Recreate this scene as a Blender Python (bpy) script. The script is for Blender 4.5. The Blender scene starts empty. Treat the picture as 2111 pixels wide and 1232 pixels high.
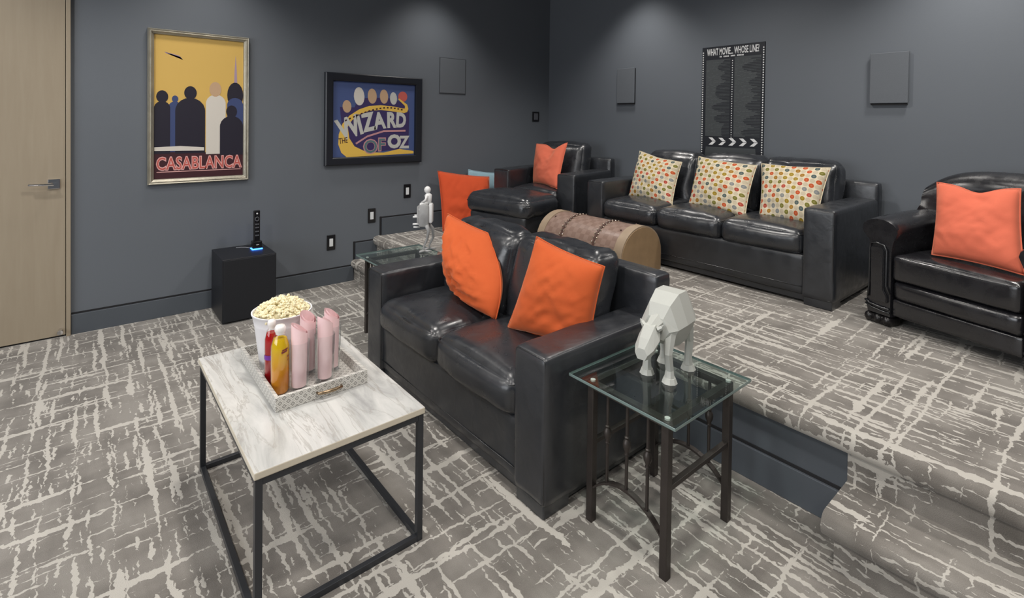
import bpy, bmesh, math, random
from mathutils import Vector, Matrix, noise
R = math.radians
random.seed(7)
sc = bpy.context.scene
COL = sc.collection

# ---------------------------------------------------------------- camera
F, CY, YAW, PIT, ROL = 1065.34, 266.51, 0.87741, 0.015681, 0.0132
s_, c_ = math.sin(YAW), math.cos(YAW)
Bm = Matrix(((s_, -c_, 0), (0, 0, -1), (c_, s_, 0)))
cp, sp, cr, sr = math.cos(PIT), math.sin(PIT), math.cos(ROL), math.sin(ROL)
Am = Matrix(((cr, -sr, 0), (sr, cr, 0), (0, 0, 1))) @ Matrix(((1, 0, 0), (0, cp, -sp), (0, sp, cp))) @ Bm
cd = bpy.data.cameras.new('camera')
cam = bpy.data.objects.new('camera', cd); COL.objects.link(cam)
rt, dn, fw = Am[0], Am[1], Am[2]
M = Matrix(((rt.x, -dn.x, -fw.x, 0), (rt.y, -dn.y, -fw.y, 0), (rt.z, -dn.z, -fw.z, 1.45), (0, 0, 0, 1)))
cam.matrix_world = M
cd.sensor_fit = 'HORIZONTAL'; cd.sensor_width = 36
cd.lens = F / 2111 * 36
cd.shift_y = -(616 - CY) / 2111
cd.clip_start = 0.05
sc.camera = cam

# ---------------------------------------------------------------- world, lights, exposure
w = bpy.data.worlds.new('world'); sc.world = w; w.use_nodes = True
w.node_tree.nodes['Background'].inputs[0].default_value = (0.9, 0.93, 1, 1)
w.node_tree.nodes['Background'].inputs[1].default_value = 0.3
sc.view_settings.view_transform = 'Standard'
sc.view_settings.look = 'None'
sc.view_settings.exposure = 0.10
sc.view_settings.gamma = 1
sc.view_settings.use_curve_mapping = False
CEIL = 3.05
YW, XW, PZ = 4.478, 4.288, 0.37
DOWNLIGHTS = [  # x, y, watts, cone degrees
    (3.87, 3.10, 40, 105), (3.85, 0.65, 52, 110), (0.70, 4.02, 30, 105), (2.65, 4.02, 32, 105),
    (2.9, 2.1, 50, 150), (2.9, 0.0, 50, 150), (0.9, 2.6, 55, 150), (0.9, 0.7, 60, 150), (-0.9, 3.2, 60, 150),
    (-0.9, 1.3, 60, 150), (-0.6, -0.7, 60, 150), (1.2, -1.2, 60, 150)]
for i, (x, y, pw, cone) in enumerate(DOWNLIGHTS):
    l = bpy.data.lights.new('downlight_lamp', 'SPOT')
    l.energy = pw * 1.75; l.spot_size = R(cone); l.spot_blend = 0.55 if cone > 120 else 0.8
    l.shadow_soft_size = 0.11; l.color = (1, 0.955, 0.90)
    o = bpy.data.objects.new('downlight_lamp', l); COL.objects.link(o)
    o.location = (x, y, CEIL - 0.03)
# added soft fill lamp at the unseen front wall; no screen is modelled
l = bpy.data.lights.new('front_fill_light', 'AREA'); l.shape = 'RECTANGLE'; l.size = 3.2; l.size_y = 1.7
l.energy = 75; l.color = (0.93, 0.96, 1.0)
o = bpy.data.objects.new('front_fill_light', l); COL.objects.link(o)
o.location = (-2.9, 1.6, 1.6); o.rotation_euler = (R(90), 0, R(-90))

# ---------------------------------------------------------------- helpers: materials
def new_mat(name):
    m = bpy.data.materials.new(name); m.use_nodes = True
    nt = m.node_tree; b = nt.nodes['Principled BSDF']
    return m, nt, b
def N(nt, t, **kw):
    n = nt.nodes.new(t)
    for k, v in kw.items():
        if k.startswith('i_'):
            n.inputs[k[2:].replace('_', ' ')].default_value = v
        else: setattr(n, k, v)
    return n
def L(nt, a, b): nt.links.new(a, b)
def math_(nt, op, a, b=None, c=None):
    n = nt.nodes.new('ShaderNodeMath'); n.operation = op
    for i, v in enumerate((a, b, c)):
        if v is None: continue
        if isinstance(v, (int, float)): n.inputs[i].default_value = v
        else: nt.links.new(v, n.inputs[i])
    return n.outputs[0]
def mixc(nt, fac, a, b, blend='MIX'):
    n = nt.nodes.new('ShaderNodeMix'); n.data_type = 'RGBA'; n.blend_type = blend
    for i, v in ((0, fac), (6, a), (7, b)):
        if isinstance(v, (int, float)): n.inputs[i].default_value = v
        elif isinstance(v, tuple): n.inputs[i].default_value = v if len(v) == 4 else (*v, 1)
        else: nt.links.new(v, n.inputs[i])
    return n.outputs[2]
def ramp(nt, fac, stops, interp='LINEAR'):
    n = nt.nodes.new('ShaderNodeValToRGB'); cr = n.color_ramp; cr.interpolation = interp
    while len(cr.elements) < len(stops): cr.elements.new(0.5)
    for e, (p, c) in zip(cr.elements, stops):
        e.position = p; e.color = (*c, 1) if len(c) == 3 else c
    nt.links.new(fac, n.inputs[0]); return n.outputs[0]
def coords(nt, kind='Object', scale=(1, 1, 1), rot=(0, 0, 0)):
    tc = nt.nodes.new('ShaderNodeTexCoord'); mp = nt.nodes.new('ShaderNodeMapping')
    mp.inputs['Scale'].default_value = scale; mp.inputs['Rotation'].default_value = rot
    nt.links.new(tc.outputs[kind], mp.inputs[0]); return mp.outputs[0]
def noise_n(nt, vec, scale, detail=3, rough=0.5, dist=0.0):
    n = nt.nodes.new('ShaderNodeTexNoise'); n.inputs['Scale'].default_value = scale
    n.inputs['Detail'].default_value = detail; n.inputs['Roughness'].default_value = rough
    n.inputs['Distortion'].default_value = dist
    nt.links.new(vec, n.inputs['Vector']); return n.outputs[0]
def bump(nt, b, h, strength=0.3, dist=0.01, prev=None):
    n = nt.nodes.new('ShaderNodeBump'); n.inputs['Strength'].default_value = strength
    n.inputs['Distance'].default_value = dist; nt.links.new(h, n.inputs['Height'])
    if prev: nt.links.new(prev, n.inputs['Normal'])
    if b: nt.links.new(n.outputs[0], b.inputs['Normal'])
    return n.outputs[0]
def simple(name, col, rough=0.5, metal=0.0, spec=0.5, nscale=0, nstr=0.1, emit=None, var=0.0):
    m, nt, b = new_mat(name)
    b.inputs['Base Color'].default_value = (*col, 1); b.inputs['Roughness'].default_value = rough
    b.inputs['Metallic'].default_value = metal; b.inputs['Specular IOR Level'].default_value = spec
    v = coords(nt)
    if nscale: bump(nt, b, noise_n(nt, v, nscale, 4), nstr, 0.002)
    if var:
        f = noise_n(nt, v, 12, 4)
        L(nt, mixc(nt, f, tuple(c * (1 - var) for c in col), tuple(min(1, c * (1 + var)) for c in col)), b.inputs['Base Color'])
    if emit:
        b.inputs['Emission Color'].default_value = (*emit[0], 1); b.inputs['Emission Strength'].default_value = emit[1]
    return m

# ---- wall paint
def wall_mat(name, col, rough=0.55):
    m, nt, b = new_mat(name); v = coords(nt)
    f = noise_n(nt, v, 1.3, 3)
    L(nt, mixc(nt, f, tuple(c * 0.94 for c in col), tuple(c * 1.06 for c in col)), b.inputs['Base Color'])
    b.inputs['Roughness'].default_value = rough; b.inputs['Specular IOR Level'].default_value = 0.35
    bump(nt, b, noise_n(nt, v, 160, 3), 0.12, 0.002)
    return m
WALL = wall_mat('wall_paint', (0.124, 0.138, 0.157))
TRIM = wall_mat('trim_paint', (0.082, 0.093, 0.108), 0.4)
SURROUNDGREY = simple('grey_speaker_surround', (0.05, 0.056, 0.064), 0.8)  # flat grey of the thin rim round the flush speaker grille
DARKGAP = simple('painted_gap_shade', (0.01, 0.01, 0.012), 0.8)  # near-black colour stands in for shade in reveals, gaps and below speakers
CEILM = wall_mat('ceiling_paint', (0.10, 0.11, 0.125))
GRILLE = simple('speaker_grille_cloth', (0.110, 0.122, 0.138), 0.7, nscale=500, nstr=0.5)

# ---- carpet
def carpet_mat():
    m, nt, b = new_mat('patterned_carpet')
    tc = N(nt, 'ShaderNodeTexCoord'); sx = N(nt, 'ShaderNodeSeparateXYZ'); L(nt, tc.outputs['Object'], sx.inputs[0])
    u = math_(nt, 'ADD', sx.outputs[0], sx.outputs[2])      # runs on over the step edges
    v = sx.outputs[1]
    def comb(a, c, d=0.0):
        cb = N(nt, 'ShaderNodeCombineXYZ')
        for i, q in enumerate((a, c, d)):
            if isinstance(q, (int, float)): cb.inputs[i].default_value = q
            else: L(nt, q, cb.inputs[i])
        return cb.outputs[0]
    base = comb(u, v)
    def nz(a, c, sa, sb, seed, detail=2, rough=0.5):
        return noise_n(nt, comb(math_(nt, 'MULTIPLY', a, sa), math_(nt, 'MULTIPLY', c, sb), seed), 1.0, detail, rough)
    def cen(x): return math_(nt, 'SUBTRACT', x, 0.5)
    def lines(a, c, K, seed, thr, wmax, wig=0.055, fine=0.024, length=2.4, rag=0.014):
        a1 = math_(nt, 'ADD', a, math_(nt, 'MULTIPLY', cen(nz(a, c, 3.5, 3.0, seed, 2)), wig))
        a2 = math_(nt, 'ADD', a1, math_(nt, 'MULTIPLY', cen(nz(a, c, 18, 34, seed + 3, 2)), fine))
        t = math_(nt, 'MULTIPLY', a2, K); cell = math_(nt, 'FLOOR', t)
        wn = N(nt, 'ShaderNodeTexWhiteNoise', noise_dimensions='2D'); L(nt, comb(cell, seed), wn.inputs['Vector'])
        jit = math_(nt, 'MULTIPLY', math_(nt, 'SUBTRACT', wn.outputs['Value'], 0.5), 0.55)
        d = math_(nt, 'DIVIDE', math_(nt, 'ABSOLUTE', math_(nt, 'SUBTRACT', math_(nt, 'SUBTRACT', math_(nt, 'FRACT', t), 0.5), jit)), K)
        mask = noise_n(nt, comb(math_(nt, 'MULTIPLY', cell, 7.31), math_(nt, 'MULTIPLY', c, length), seed), 1.0, 2, 0.5)
        w_ = N(nt, 'ShaderNodeMapRange'); L(nt, mask, w_.inputs[0])
        w_.inputs[1].default_value = thr; w_.inputs[2].default_value = thr + 0.22
        w_.inputs[3].default_value = -0.004; w_.inputs[4].default_value = wmax
        rg = math_(nt, 'MULTIPLY', cen(nz(a, c, 30, 42, seed + 9, 3, 0.6)), rag)
        e = math_(nt, 'SUBTRACT', math_(nt, 'ADD', w_.outputs[0], rg), d)
        mr = N(nt, 'ShaderNodeMapRange', interpolation_type='SMOOTHSTEP'); L(nt, e, mr.inputs[0])
        mr.inputs[1].default_value = 0.0; mr.inputs[2].default_value = 0.0018
        return mr.outputs[0]
    P = [lines(u, v, 13.0, 1.7, 0.40, 0.0105, rag=0.018), lines(u, v, 8.3, 5.1, 0.44, 0.017, rag=0.030), lines(u, v, 26.0, 6.6, 0.45, 0.0065, length=6, rag=0.014), lines(u, v, 19.0, 23.6, 0.46, 0.0085, length=7, rag=0.024),
         lines(v, u, 9.5, 9.4, 0.40, 0.0085, rag=0.016), lines(v, u, 5.2, 14.2, 0.44, 0.017, rag=0.032, wig=0.07), lines(v, u, 21.0, 17.9, 0.46, 0.0055, length=6, rag=0.014)]
    pat = P[0]
    for q in P[1:]: pat = math_(nt, 'MAXIMUM', pat, q)
    # ground: brown greys in broad woven bands
    g1 = nz(u, v, 9, 2.2, 3.3, 3, 0.55); g2 = nz(u, v, 2.5, 7, 4.3, 3, 0.55)
    ground = ramp(nt, math_(nt, 'MULTIPLY', math_(nt, 'ADD', g1, g2), 0.5), [(0.40, (0.130, 0.118, 0.105)), (0.5, (0.200, 0.184, 0.165)), (0.60, (0.268, 0.250, 0.226))])
    fine = noise_n(nt, base, 420, 2)
    ground = mixc(nt, 0.3, ground, ramp(nt, fine, [(0.3, (0.10, 0.09, 0.08)), (0.7, (0.29, 0.27, 0.245))]))
    col = mixc(nt, math_(nt, 'MULTIPLY', pat, 0.9), ground, (0.500, 0.475, 0.432))
    L(nt, col, b.inputs['Base Color'])
    b.inputs['Roughness'].default_value = 0.93; b.inputs['Specular IOR Level'].default_value = 0.12
    b.inputs['Sheen Weight'].default_value = 0.2; b.inputs['Sheen Roughness'].default_value = 0.5
    h = math_(nt, 'ADD', math_(nt, 'MULTIPLY', pat, 0.6), math_(nt, 'MULTIPLY', fine, 0.8))
    bump(nt, b, h, 0.45, 0.004)
    return m
CARPET = carpet_mat()

# ---- leather
def leather(name, col=(0.017, 0.019, 0.023), rough=0.34, wr=0.5, scale=9):
    m, nt, b = new_mat(name); v = coords(nt)
    f = noise_n(nt, v, 7, 4)
    L(nt, mixc(nt, f, tuple(c * 0.7 for c in col), tuple(c * 1.7 for c in col)), b.inputs['Base Color'])
    rr = N(nt, 'ShaderNodeMapRange'); L(nt, noise_n(nt, v, 15, 5, 0.6), rr.inputs[0])
    rr.inputs[1].default_value = 0.3; rr.inputs[2].default_value = 0.7
    rr.inputs[3].default_value = rough - 0.07; rr.inputs[4].default_value = rough + 0.12
    L(nt, rr.outputs[0], b.inputs['Roughness'])
    b.inputs['Specular IOR Level'].default_value = 0.75
    b.inputs['Coat Weight'].default_value = 0.2; b.inputs['Coat Roughness'].default_value = 0.25
    vo = N(nt, 'ShaderNodeTexVoronoi', feature='DISTANCE_TO_EDGE'); vo.inputs['Scale'].default_value = 260
    L(nt, v, vo.inputs['Vector'])
    n1 = bump(nt, None, noise_n(nt, v, scale, 3, 0.5, 1.0), wr, 0.02)
    n2 = bump(nt, None, noise_n(nt, v, 38, 3, 0.5, 0.5), 0.04 + 0.15 * wr, 0.004, n1)
    bump(nt, b, vo.outputs['Distance'], 0.12, 0.001, n2)
    return m
LEATHER = leather('black_leather', wr=0.14)
LEATHER_SOFT = leather('black_cushion_leather', rough=0.29, wr=0.22, scale=6)
LEATHER_CLUB = leather('black_club_leather', (0.009, 0.009, 0.011), rough=0.24, wr=0.05)
WELT = leather('black_welt_leather', (0.010, 0.011, 0.013), rough=0.3, wr=0.1)
BLACKWOOD = simple('black_wood', (0.012, 0.011, 0.012), 0.3)

def velvet(name, col, dark):
    m, nt, b = new_mat(name); v = coords(nt)
    f = noise_n(nt, v, 6, 5, 0.6)
    L(nt, mixc(nt, f, dark, col), b.inputs['Base Color'])
    b.inputs['Roughness'].default_value = 0.85; b.inputs['Specular IOR Level'].default_value = 0.15
    b.inputs['Sheen Weight'].default_value = 0.45; b.inputs['Sheen Roughness'].default_value = 0.4
    b.inputs['Sheen Tint'].default_value = (1, 0.6, 0.4, 1)
    n1 = bump(nt, None, noise_n(nt, v, 9, 2, 0.5, 1.0), 0.18, 0.012)
    bump(nt, b, noise_n(nt, v, 300, 2), 0.2, 0.001, n1)
    return m
ORANGE = velvet('orange_velvet', (0.62, 0.128, 0.038), (0.48, 0.080, 0.022))
ORANGE2 = velvet('bright_orange_cotton', (0.68, 0.100, 0.034), (0.58, 0.075, 0.026))
CORAL = velvet('coral_velvet', (0.68, 0.165, 0.095), (0.56, 0.12, 0.07))
SKY = velvet('light_blue_cotton', (0.36, 0.52, 0.60), (0.26, 0.42, 0.50))
SKY.node_tree.nodes['Principled BSDF'].inputs['Sheen Tint'].default_value = (.8, .9, 1, 1)

def dotted():
    m, nt, b = new_mat('dotted_pillow_fabric')
    tc = N(nt, 'ShaderNodeTexCoord')
    mp = N(nt, 'ShaderNodeMapping'); mp.inputs['Scale'].default_value = (12.2, 12.2, 1)
    L(nt, tc.outputs['UV'], mp.inputs[0])
    fl = N(nt, 'ShaderNodeVectorMath', operation='FLOOR'); L(nt, mp.outputs[0], fl.inputs[0])
    fr = N(nt, 'ShaderNodeVectorMath', operation='FRACTION'); L(nt, mp.outputs[0], fr.inputs[0])
    su = N(nt, 'ShaderNodeVectorMath', operation='SUBTRACT'); L(nt, fr.outputs[0], su.inputs[0]); su.inputs[1].default_value = (.5, .5, 0)
    ln = N(nt, 'ShaderNodeVectorMath', operation='LENGTH'); L(nt, su.outputs[0], ln.inputs[0])
    d = ln.outputs['Value']
    sp = N(nt, 'ShaderNodeSeparateXYZ'); L(nt, fl.outputs[0], sp.inputs[0])
    # chequered: every other cell a coloured disc, the rest a pale ring
    par = math_(nt, 'MODULO', math_(nt, 'ADD', math_(nt, 'ADD', sp.outputs[0], sp.outputs[1]), 40), 2)
    wn = N(nt, 'ShaderNodeTexWhiteNoise', noise_dimensions='2D')
    cb = N(nt, 'ShaderNodeCombineXYZ'); L(nt, sp.outputs[0], cb.inputs[0]); L(nt, math_(nt, 'MULTIPLY', sp.outputs[1], 3.7), cb.inputs[1])
    L(nt, cb.outputs[0], wn.inputs['Vector'])
    pal = ramp(nt, wn.outputs['Value'], [(0, (0.45, 0.08, 0.025)), (0.18, (0.28, 0.19, 0.02)), (0.36, (0.07, 0.10, 0.10)), (0.50, (0.16, 0.15, 0.03)),
                                        (0.66, (0.36, 0.06, 0.04)), (0.78, (0.20, 0.21, 0.21)), (0.9, (0.30, 0.15, 0.02))], 'CONSTANT')
    disc = math_(nt, 'LESS_THAN', d, 0.43)
    core = math_(nt, 'LESS_THAN', d, 0.17)
    colr = mixc(nt, math_(nt, 'MULTIPLY', core, 0.12), pal, (0.75, 0.6, 0.4))
    bg = (0.60, 0.525, 0.385)
    pale = mixc(nt, math_(nt, 'MULTIPLY', disc, 0.75), bg, (0.44, 0.375, 0.27))
    dark = mixc(nt, disc, bg, colr)
    col = mixc(nt, par, pale, dark)
    L(nt, col, b.inputs['Base Color']); b.inputs['Roughness'].default_value = 0.9
    b.inputs['Specular IOR Level'].default_value = 0.15
    v = coords(nt)
    n1 = bump(nt, None, noise_n(nt, v, 14, 3), 0.3, 0.008)
    bump(nt, b, noise_n(nt, v, 350, 2), 0.35, 0.001, n1)
    return m
DOTTED = dotted()
DOT_PIPE = simple('cream_piping', (0.6, 0.53, 0.38), 0.85)

# ---- wood, metal, marble, glass
def wood_door():
    m, nt, b = new_mat('pale_maple_veneer'); v = coords(nt, scale=(9, 9, 0.7))
    g = noise_n(nt, v, 3.5, 5, 0.55, 0.5)
    L(nt, ramp(nt, g, [(0.25, (0.300, 0.248, 0.180)), (0.75, (0.335, 0.282, 0.208))]), b.inputs['Base Color'])
    b.inputs['Roughness'].default_value = 0.42
    bump(nt, b, noise_n(nt, coords(nt, scale=(60, 60, 2)), 6, 3), 0.06, 0.001)
    return m
MAPLE = wood_door()
CHROME = simple('polished_chrome', (0.75, 0.75, 0.77), 0.1, 1.0)
STEEL = simple('gunmetal_painted_steel', (0.050, 0.053, 0.060), 0.38, 0.5, nscale=60, nstr=0.05)
IRON = simple('dark_bronze_iron', (0.058, 0.049, 0.045), 0.42, 0.6, nscale=120, nstr=0.25, var=0.3)
SUBBLACK = simple('black_cabinet_vinyl', (0.008, 0.009, 0.013), 0.45, nscale=300, nstr=0.1)
PLASTIC = simple('black_gloss_plastic', (0.01, 0.01, 0.012), 0.2)
GREYPL = simple('grey_button_plastic', (0.10, 0.105, 0.12), 0.35)
WHITEPL = simple('white_switch_plastic', (0.70, 0.72, 0.73), 0.35)
BLUEGLOW = simple('blue_status_light', (0.02, 0.08, 0.5), 0.4, emit=((0.03, 0.18, 1.0), 9))

def marble():
    m, nt, b = new_mat('white_veined_marble')
    v = coords(nt, scale=(7.0, 1.5, 1), rot=(0, 0, R(4)))
    f = noise_n(nt, v, 1.6, 8, 0.62, 0.9)
    v2 = coords(nt, scale=(5.0, 0.9, 1), rot=(0, 0, R(8)))
    f2 = noise_n(nt, v2, 2.4, 6, 0.6, 1.4)
    vein = math_(nt, 'ABSOLUTE', math_(nt, 'SUBTRACT', f2, 0.5))
    base = ramp(nt, f, [(0.30, (0.33, 0.33, 0.325)), (0.47, (0.50, 0.50, 0.485)), (0.64, (0.60, 0.595, 0.575))])
    vm = ramp(nt, vein, [(0.0, (1, 1, 1)), (0.03, (0, 0, 0))])
    msk = noise_n(nt, coords(nt), 4.0, 2)
    vm2 = math_(nt, 'MULTIPLY', vm, math_(nt, 'MULTIPLY', msk, 1.1))
    L(nt, mixc(nt, vm2, base, (0.30, 0.28, 0.25)), b.inputs['Base Color'])
    b.inputs['Roughness'].default_value = 0.22
    return m
MARBLE = marble()
MARBLE_EDGE = simple('honed_marble_edge', (0.62, 0.56, 0.45), 0.5, nscale=60, nstr=0.1, var=0.12)

def thin_glass(name, tint=(0.86, 0.93, 0.91), refl=1.0, ior=1.45):
    m = bpy.data.materials.new(name); m.use_nodes = True; nt = m.node_tree
    nt.nodes.remove(nt.nodes['Principled BSDF']); out = nt.nodes['Material Output']
    t = N(nt, 'ShaderNodeBsdfTransparent'); t.inputs[0].default_value = (*tint, 1)
    g = N(nt, 'ShaderNodeBsdfGlossy'); g.inputs['Roughness'].default_value = 0.02; g.inputs['Color'].default_value = (refl, refl, refl, 1)
    fr0 = N(nt, 'ShaderNodeLayerWeight'); fr0.inputs[0].default_value = 0.5
    mx = N(nt, 'ShaderNodeMixShader'); L(nt, math_(nt, 'ADD', math_(nt, 'MULTIPLY', math_(nt, 'POWER', fr0.outputs['Facing'], 4.0), 0.75), 0.045), mx.inputs[0]); L(nt, t.outputs[0], mx.inputs[1]); L(nt, g.outputs[0], mx.inputs[2])
    L(nt, mx.outputs[0], out.inputs['Surface'])
    return m
GLASS = thin_glass('clear_table_glass')
GLASS_EDGE = simple('green_glass_edge', (0.16, 0.22, 0.21), 0.15, spec=0.8)
TUMBLER = thin_glass('clear_drinking_glass', (0.97, 0.98, 0.98))
PET = thin_glass('clear_bottle_plastic', (0.95, 0.95, 0.93))
def liquid(name, c1, c2, emit=0.0):
    m, nt, b = new_mat(name)
    tc = N(nt, 'ShaderNodeTexCoord'); sx = N(nt, 'ShaderNodeSeparateXYZ'); L(nt, tc.outputs['Object'], sx.inputs[0])
    f = noise_n(nt, tc.outputs['Object'], 30, 3)
    zz = N(nt, 'ShaderNodeMapRange'); L(nt, math_(nt, 'ADD', sx.outputs[2], math_(nt, 'MULTIPLY', f, 0.05)), zz.inputs[0]); zz.inputs[1].default_value = 0.09; zz.inputs[2].default_value = 0.20
    L(nt, mixc(nt, zz.outputs[0], c2, c1), b.inputs['Base Color'])
    b.inputs['Roughness'].default_value = 0.12; b.inputs['Transmission Weight'].default_value = 0.25
    b.inputs['Specular IOR Level'].default_value = 0.6
    return m
YELLOWLIQ = liquid('yellow_orange_juice', (0.88, 0.60, 0.01), (0.88, 0.34, 0.01))
REDLIQ = liquid('red_syrup', (0.55, 0.01, 0.015), (0.40, 0.005, 0.01))
PURPLE = simple('purple_label_print', (0.17, 0.03, 0.32), 0.4)
ORANGELBL = simple('orange_label_print', (0.85, 0.24, 0.03), 0.4)
MAROON = simple('maroon_label_print', (0.18, 0.02, 0.03), 0.4)
PINK = simple('pink_paper_napkin', (0.88, 0.63, 0.645), 0.85, spec=0.15, nscale=35, nstr=0.35, var=0.08)
CAPPL = simple('clear_white_cap', (0.80, 0.76, 0.74), 0.25)
BUCKET = simple('white_paper_tub', (0.80, 0.79, 0.81), 0.45, nscale=20, nstr=0.03)
POPCORN = simple('buttered_popcorn', (0.82, 0.74, 0.50), 0.8, spec=0.2, nscale=120, nstr=0.5, var=0.2)
BRASS = simple('aged_bronze_pull', (0.30, 0.22, 0.14), 0.3, 1.0)

def inlay(floor_=False):
    m, nt, b = new_mat('bone_inlay_floor' if floor_ else 'bone_inlay_pattern')
    tc = N(nt, 'ShaderNodeTexCoord'); sx = N(nt, 'ShaderNodeSeparateXYZ'); L(nt, tc.outputs['Object'], sx.inputs[0])
    if floor_: a_, b_ = sx.outputs[0], sx.outputs[1]
    else:
        a_ = math_(nt, 'ADD', sx.outputs[0], sx.outputs[1]); b_ = sx.outputs[2]
    k = 36.0
    p = math_(nt, 'MULTIPLY', math_(nt, 'ADD', a_, b_), k); q = math_(nt, 'MULTIPLY', math_(nt, 'SUBTRACT', a_, b_), k)
    def cell(t): return math_(nt, 'ABSOLUTE', math_(nt, 'SUBTRACT', math_(nt, 'FRACT', t), 0.5))
    cp_, cq = cell(p), cell(q)
    mx = math_(nt, 'MAXIMUM', cp_, cq)                     # 0 centre .. 0.5 edge of a lozenge
    fr = math_(nt, 'FRACT', math_(nt, 'MULTIPLY', mx, 1.0))
    col = ramp(nt, fr, [(0.0, (0.30, 0.29, 0.27)), (0.10, (0.62, 0.60, 0.56)), (0.16, (0.27, 0.26, 0.24)), (0.31, (0.31, 0.30, 0.28)),
                       (0.33, (0.68, 0.66, 0.62)), (0.44, (0.66, 0.64, 0.60)), (0.46, (0.40, 0.39, 0.36))])
    L(nt, col, b.inputs['Base Color']); b.inputs['Roughness'].default_value = 0.3
    bump(nt, b, fr, 0.2, 0.001)
    return m
INLAY, INLAYF = inlay(), inlay(True)

def trunk_leather():
    m, nt, b = new_mat('chequered_brown_leather')
    tc = N(nt, 'ShaderNodeTexCoord'); sx = N(nt, 'ShaderNodeSeparateXYZ'); L(nt, tc.outputs['Object'], sx.inputs[0])
    ang = math_(nt, 'ARCTAN2', math_(nt, 'SUBTRACT', sx.outputs[2], 0.13), math_(nt, 'SUBTRACT', sx.outputs[0], 0.235))
    cb = N(nt, 'ShaderNodeCombineXYZ'); L(nt, sx.outputs[1], cb.inputs[0]); L(nt, math_(nt, 'MULTIPLY', ang, 0.225), cb.inputs[1])
    ch = N(nt, 'ShaderNodeTexChecker'); ch.inputs['Scale'].default_value = 24
    ch.inputs[1].default_value = (0.21, 0.135, 0.105, 1); ch.inputs[2].default_value = (0.265, 0.18, 0.145, 1)
    L(nt, cb.outputs[0], ch.inputs['Vector'])
    f = noise_n(nt, tc.outputs['Object'], 9, 5)
    L(nt, mixc(nt, math_(nt, 'MULTIPLY', f, 0.4), ch.outputs[0], (0.30, 0.22, 0.19)), b.inputs['Base Color'])
    b.inputs['Roughness'].default_value = 0.33
    bump(nt, b, ch.outputs['Fac'], 0.35, 0.003)
    return m
TRUNKL = trunk_leather()
TAN = simple('tan_rawhide', (0.30, 0.20, 0.11), 0.5, nscale=25, nstr=0.2, var=0.25)
TANRIM = simple('pale_tan_leather_rim', (0.33, 0.25, 0.175), 0.45, nscale=40, nstr=0.2, var=0.2)
STRAP = simple('dark_brown_strap', (0.09, 0.05, 0.04), 0.45)
STUD = simple('brass_stud', (0.62, 0.55, 0.45), 0.25, 1.0)
WHITEFIG = simple('matte_pale_grey_resin', (0.44, 0.45, 0.42), 0.6, nscale=200, nstr=0.15, var=0.05)
WHITEGLOSS = simple('white_figurine_plastic', (0.72, 0.72, 0.72), 0.35)
GREYFIG = simple('mottled_grey_resin', (0.30, 0.30, 0.30), 0.5, nscale=60, nstr=0.6, var=0.5)
SILVERFR = simple('weathered_silver_frame', (0.36, 0.335, 0.27), 0.38, 0.45, nscale=90, nstr=0.9, var=0.35)
BLACKFR = simple('black_picture_frame', (0.010, 0.012, 0.018), 0.35)

# ---------------------------------------------------------------- helpers: geometry
def link(name, bm, mat, parent=None, smooth=False, loc=None, mods=None, auto=None):
    me = bpy.data.meshes.new(name); bm.normal_update(); bm.to_mesh(me); bm.free()
    mats = mat if isinstance(mat, (list, tuple)) else [mat]
    for m in mats: me.materials.append(m)
    if smooth:
        for p in me.polygons: p.use_smooth = True
        if auto is not None: me.set_sharp_from_angle(angle=R(auto))
    o = bpy.data.objects.new(name, me); COL.objects.link(o)
    if parent: o.parent = parent
    if loc is not None: o.location = loc
    return o
def tag(o, label=None, cat=None, group=None, kind=None):
    if label: o['label'] = label
    if cat: o['category'] = cat
    if group: o['group'] = group
    if kind: o['kind'] = kind
    return o
def thing(name, label, cat, loc=(0, 0, 0), rz=0.0, group=None):
    o = bpy.data.objects.new(name, None); COL.objects.link(o); o.empty_display_size = 0.1
    o.location = loc; o.rotation_euler = (0, 0, rz); return tag(o, label, cat, group)
def struct(name, bm, mat, parent=None, **k):
    o = link(name, bm, mat, parent, **k)
    if not parent: o['kind'] = 'structure'
    return o
def nb(): return bmesh.new()
def box(bm, x0, x1, y0, y1, z0, z1, bev=0.0, seg=2):
    r = bmesh.ops.create_cube(bm, size=1, matrix=Matrix.Translation(((x0 + x1) / 2, (y0 + y1) / 2, (z0 + z1) / 2)) @ Matrix.Diagonal((abs(x1 - x0), abs(y1 - y0), abs(z1 - z0), 1)))
    if bev:
        es = list({e for v in r['verts'] for e in v.link_edges})
        bmesh.ops.bevel(bm, geom=es, offset=bev, segments=seg, profile=0.5, affect='EDGES')
    return bm
def cyl(bm, c, r, h, n=20, r2=None, axis='Z'):
    m = Matrix.Translation(c)
    if axis == 'X': m = m @ Matrix.Rotation(R(90), 4, 'Y')
    if axis == 'Y': m = m @ Matrix.Rotation(R(90), 4, 'X')
    bmesh.ops.create_cone(bm, cap_ends=True, segments=n, radius1=r, radius2=r if r2 is None else r2, depth=h, matrix=m)
    return bm
def ball(bm, c, r, sub=2, sc3=(1, 1, 1)):
    bmesh.ops.create_icosphere(bm, subdivisions=sub, radius=r, matrix=Matrix.Translation(c) @ Matrix.Diagonal((*sc3, 1))); return bm
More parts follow.
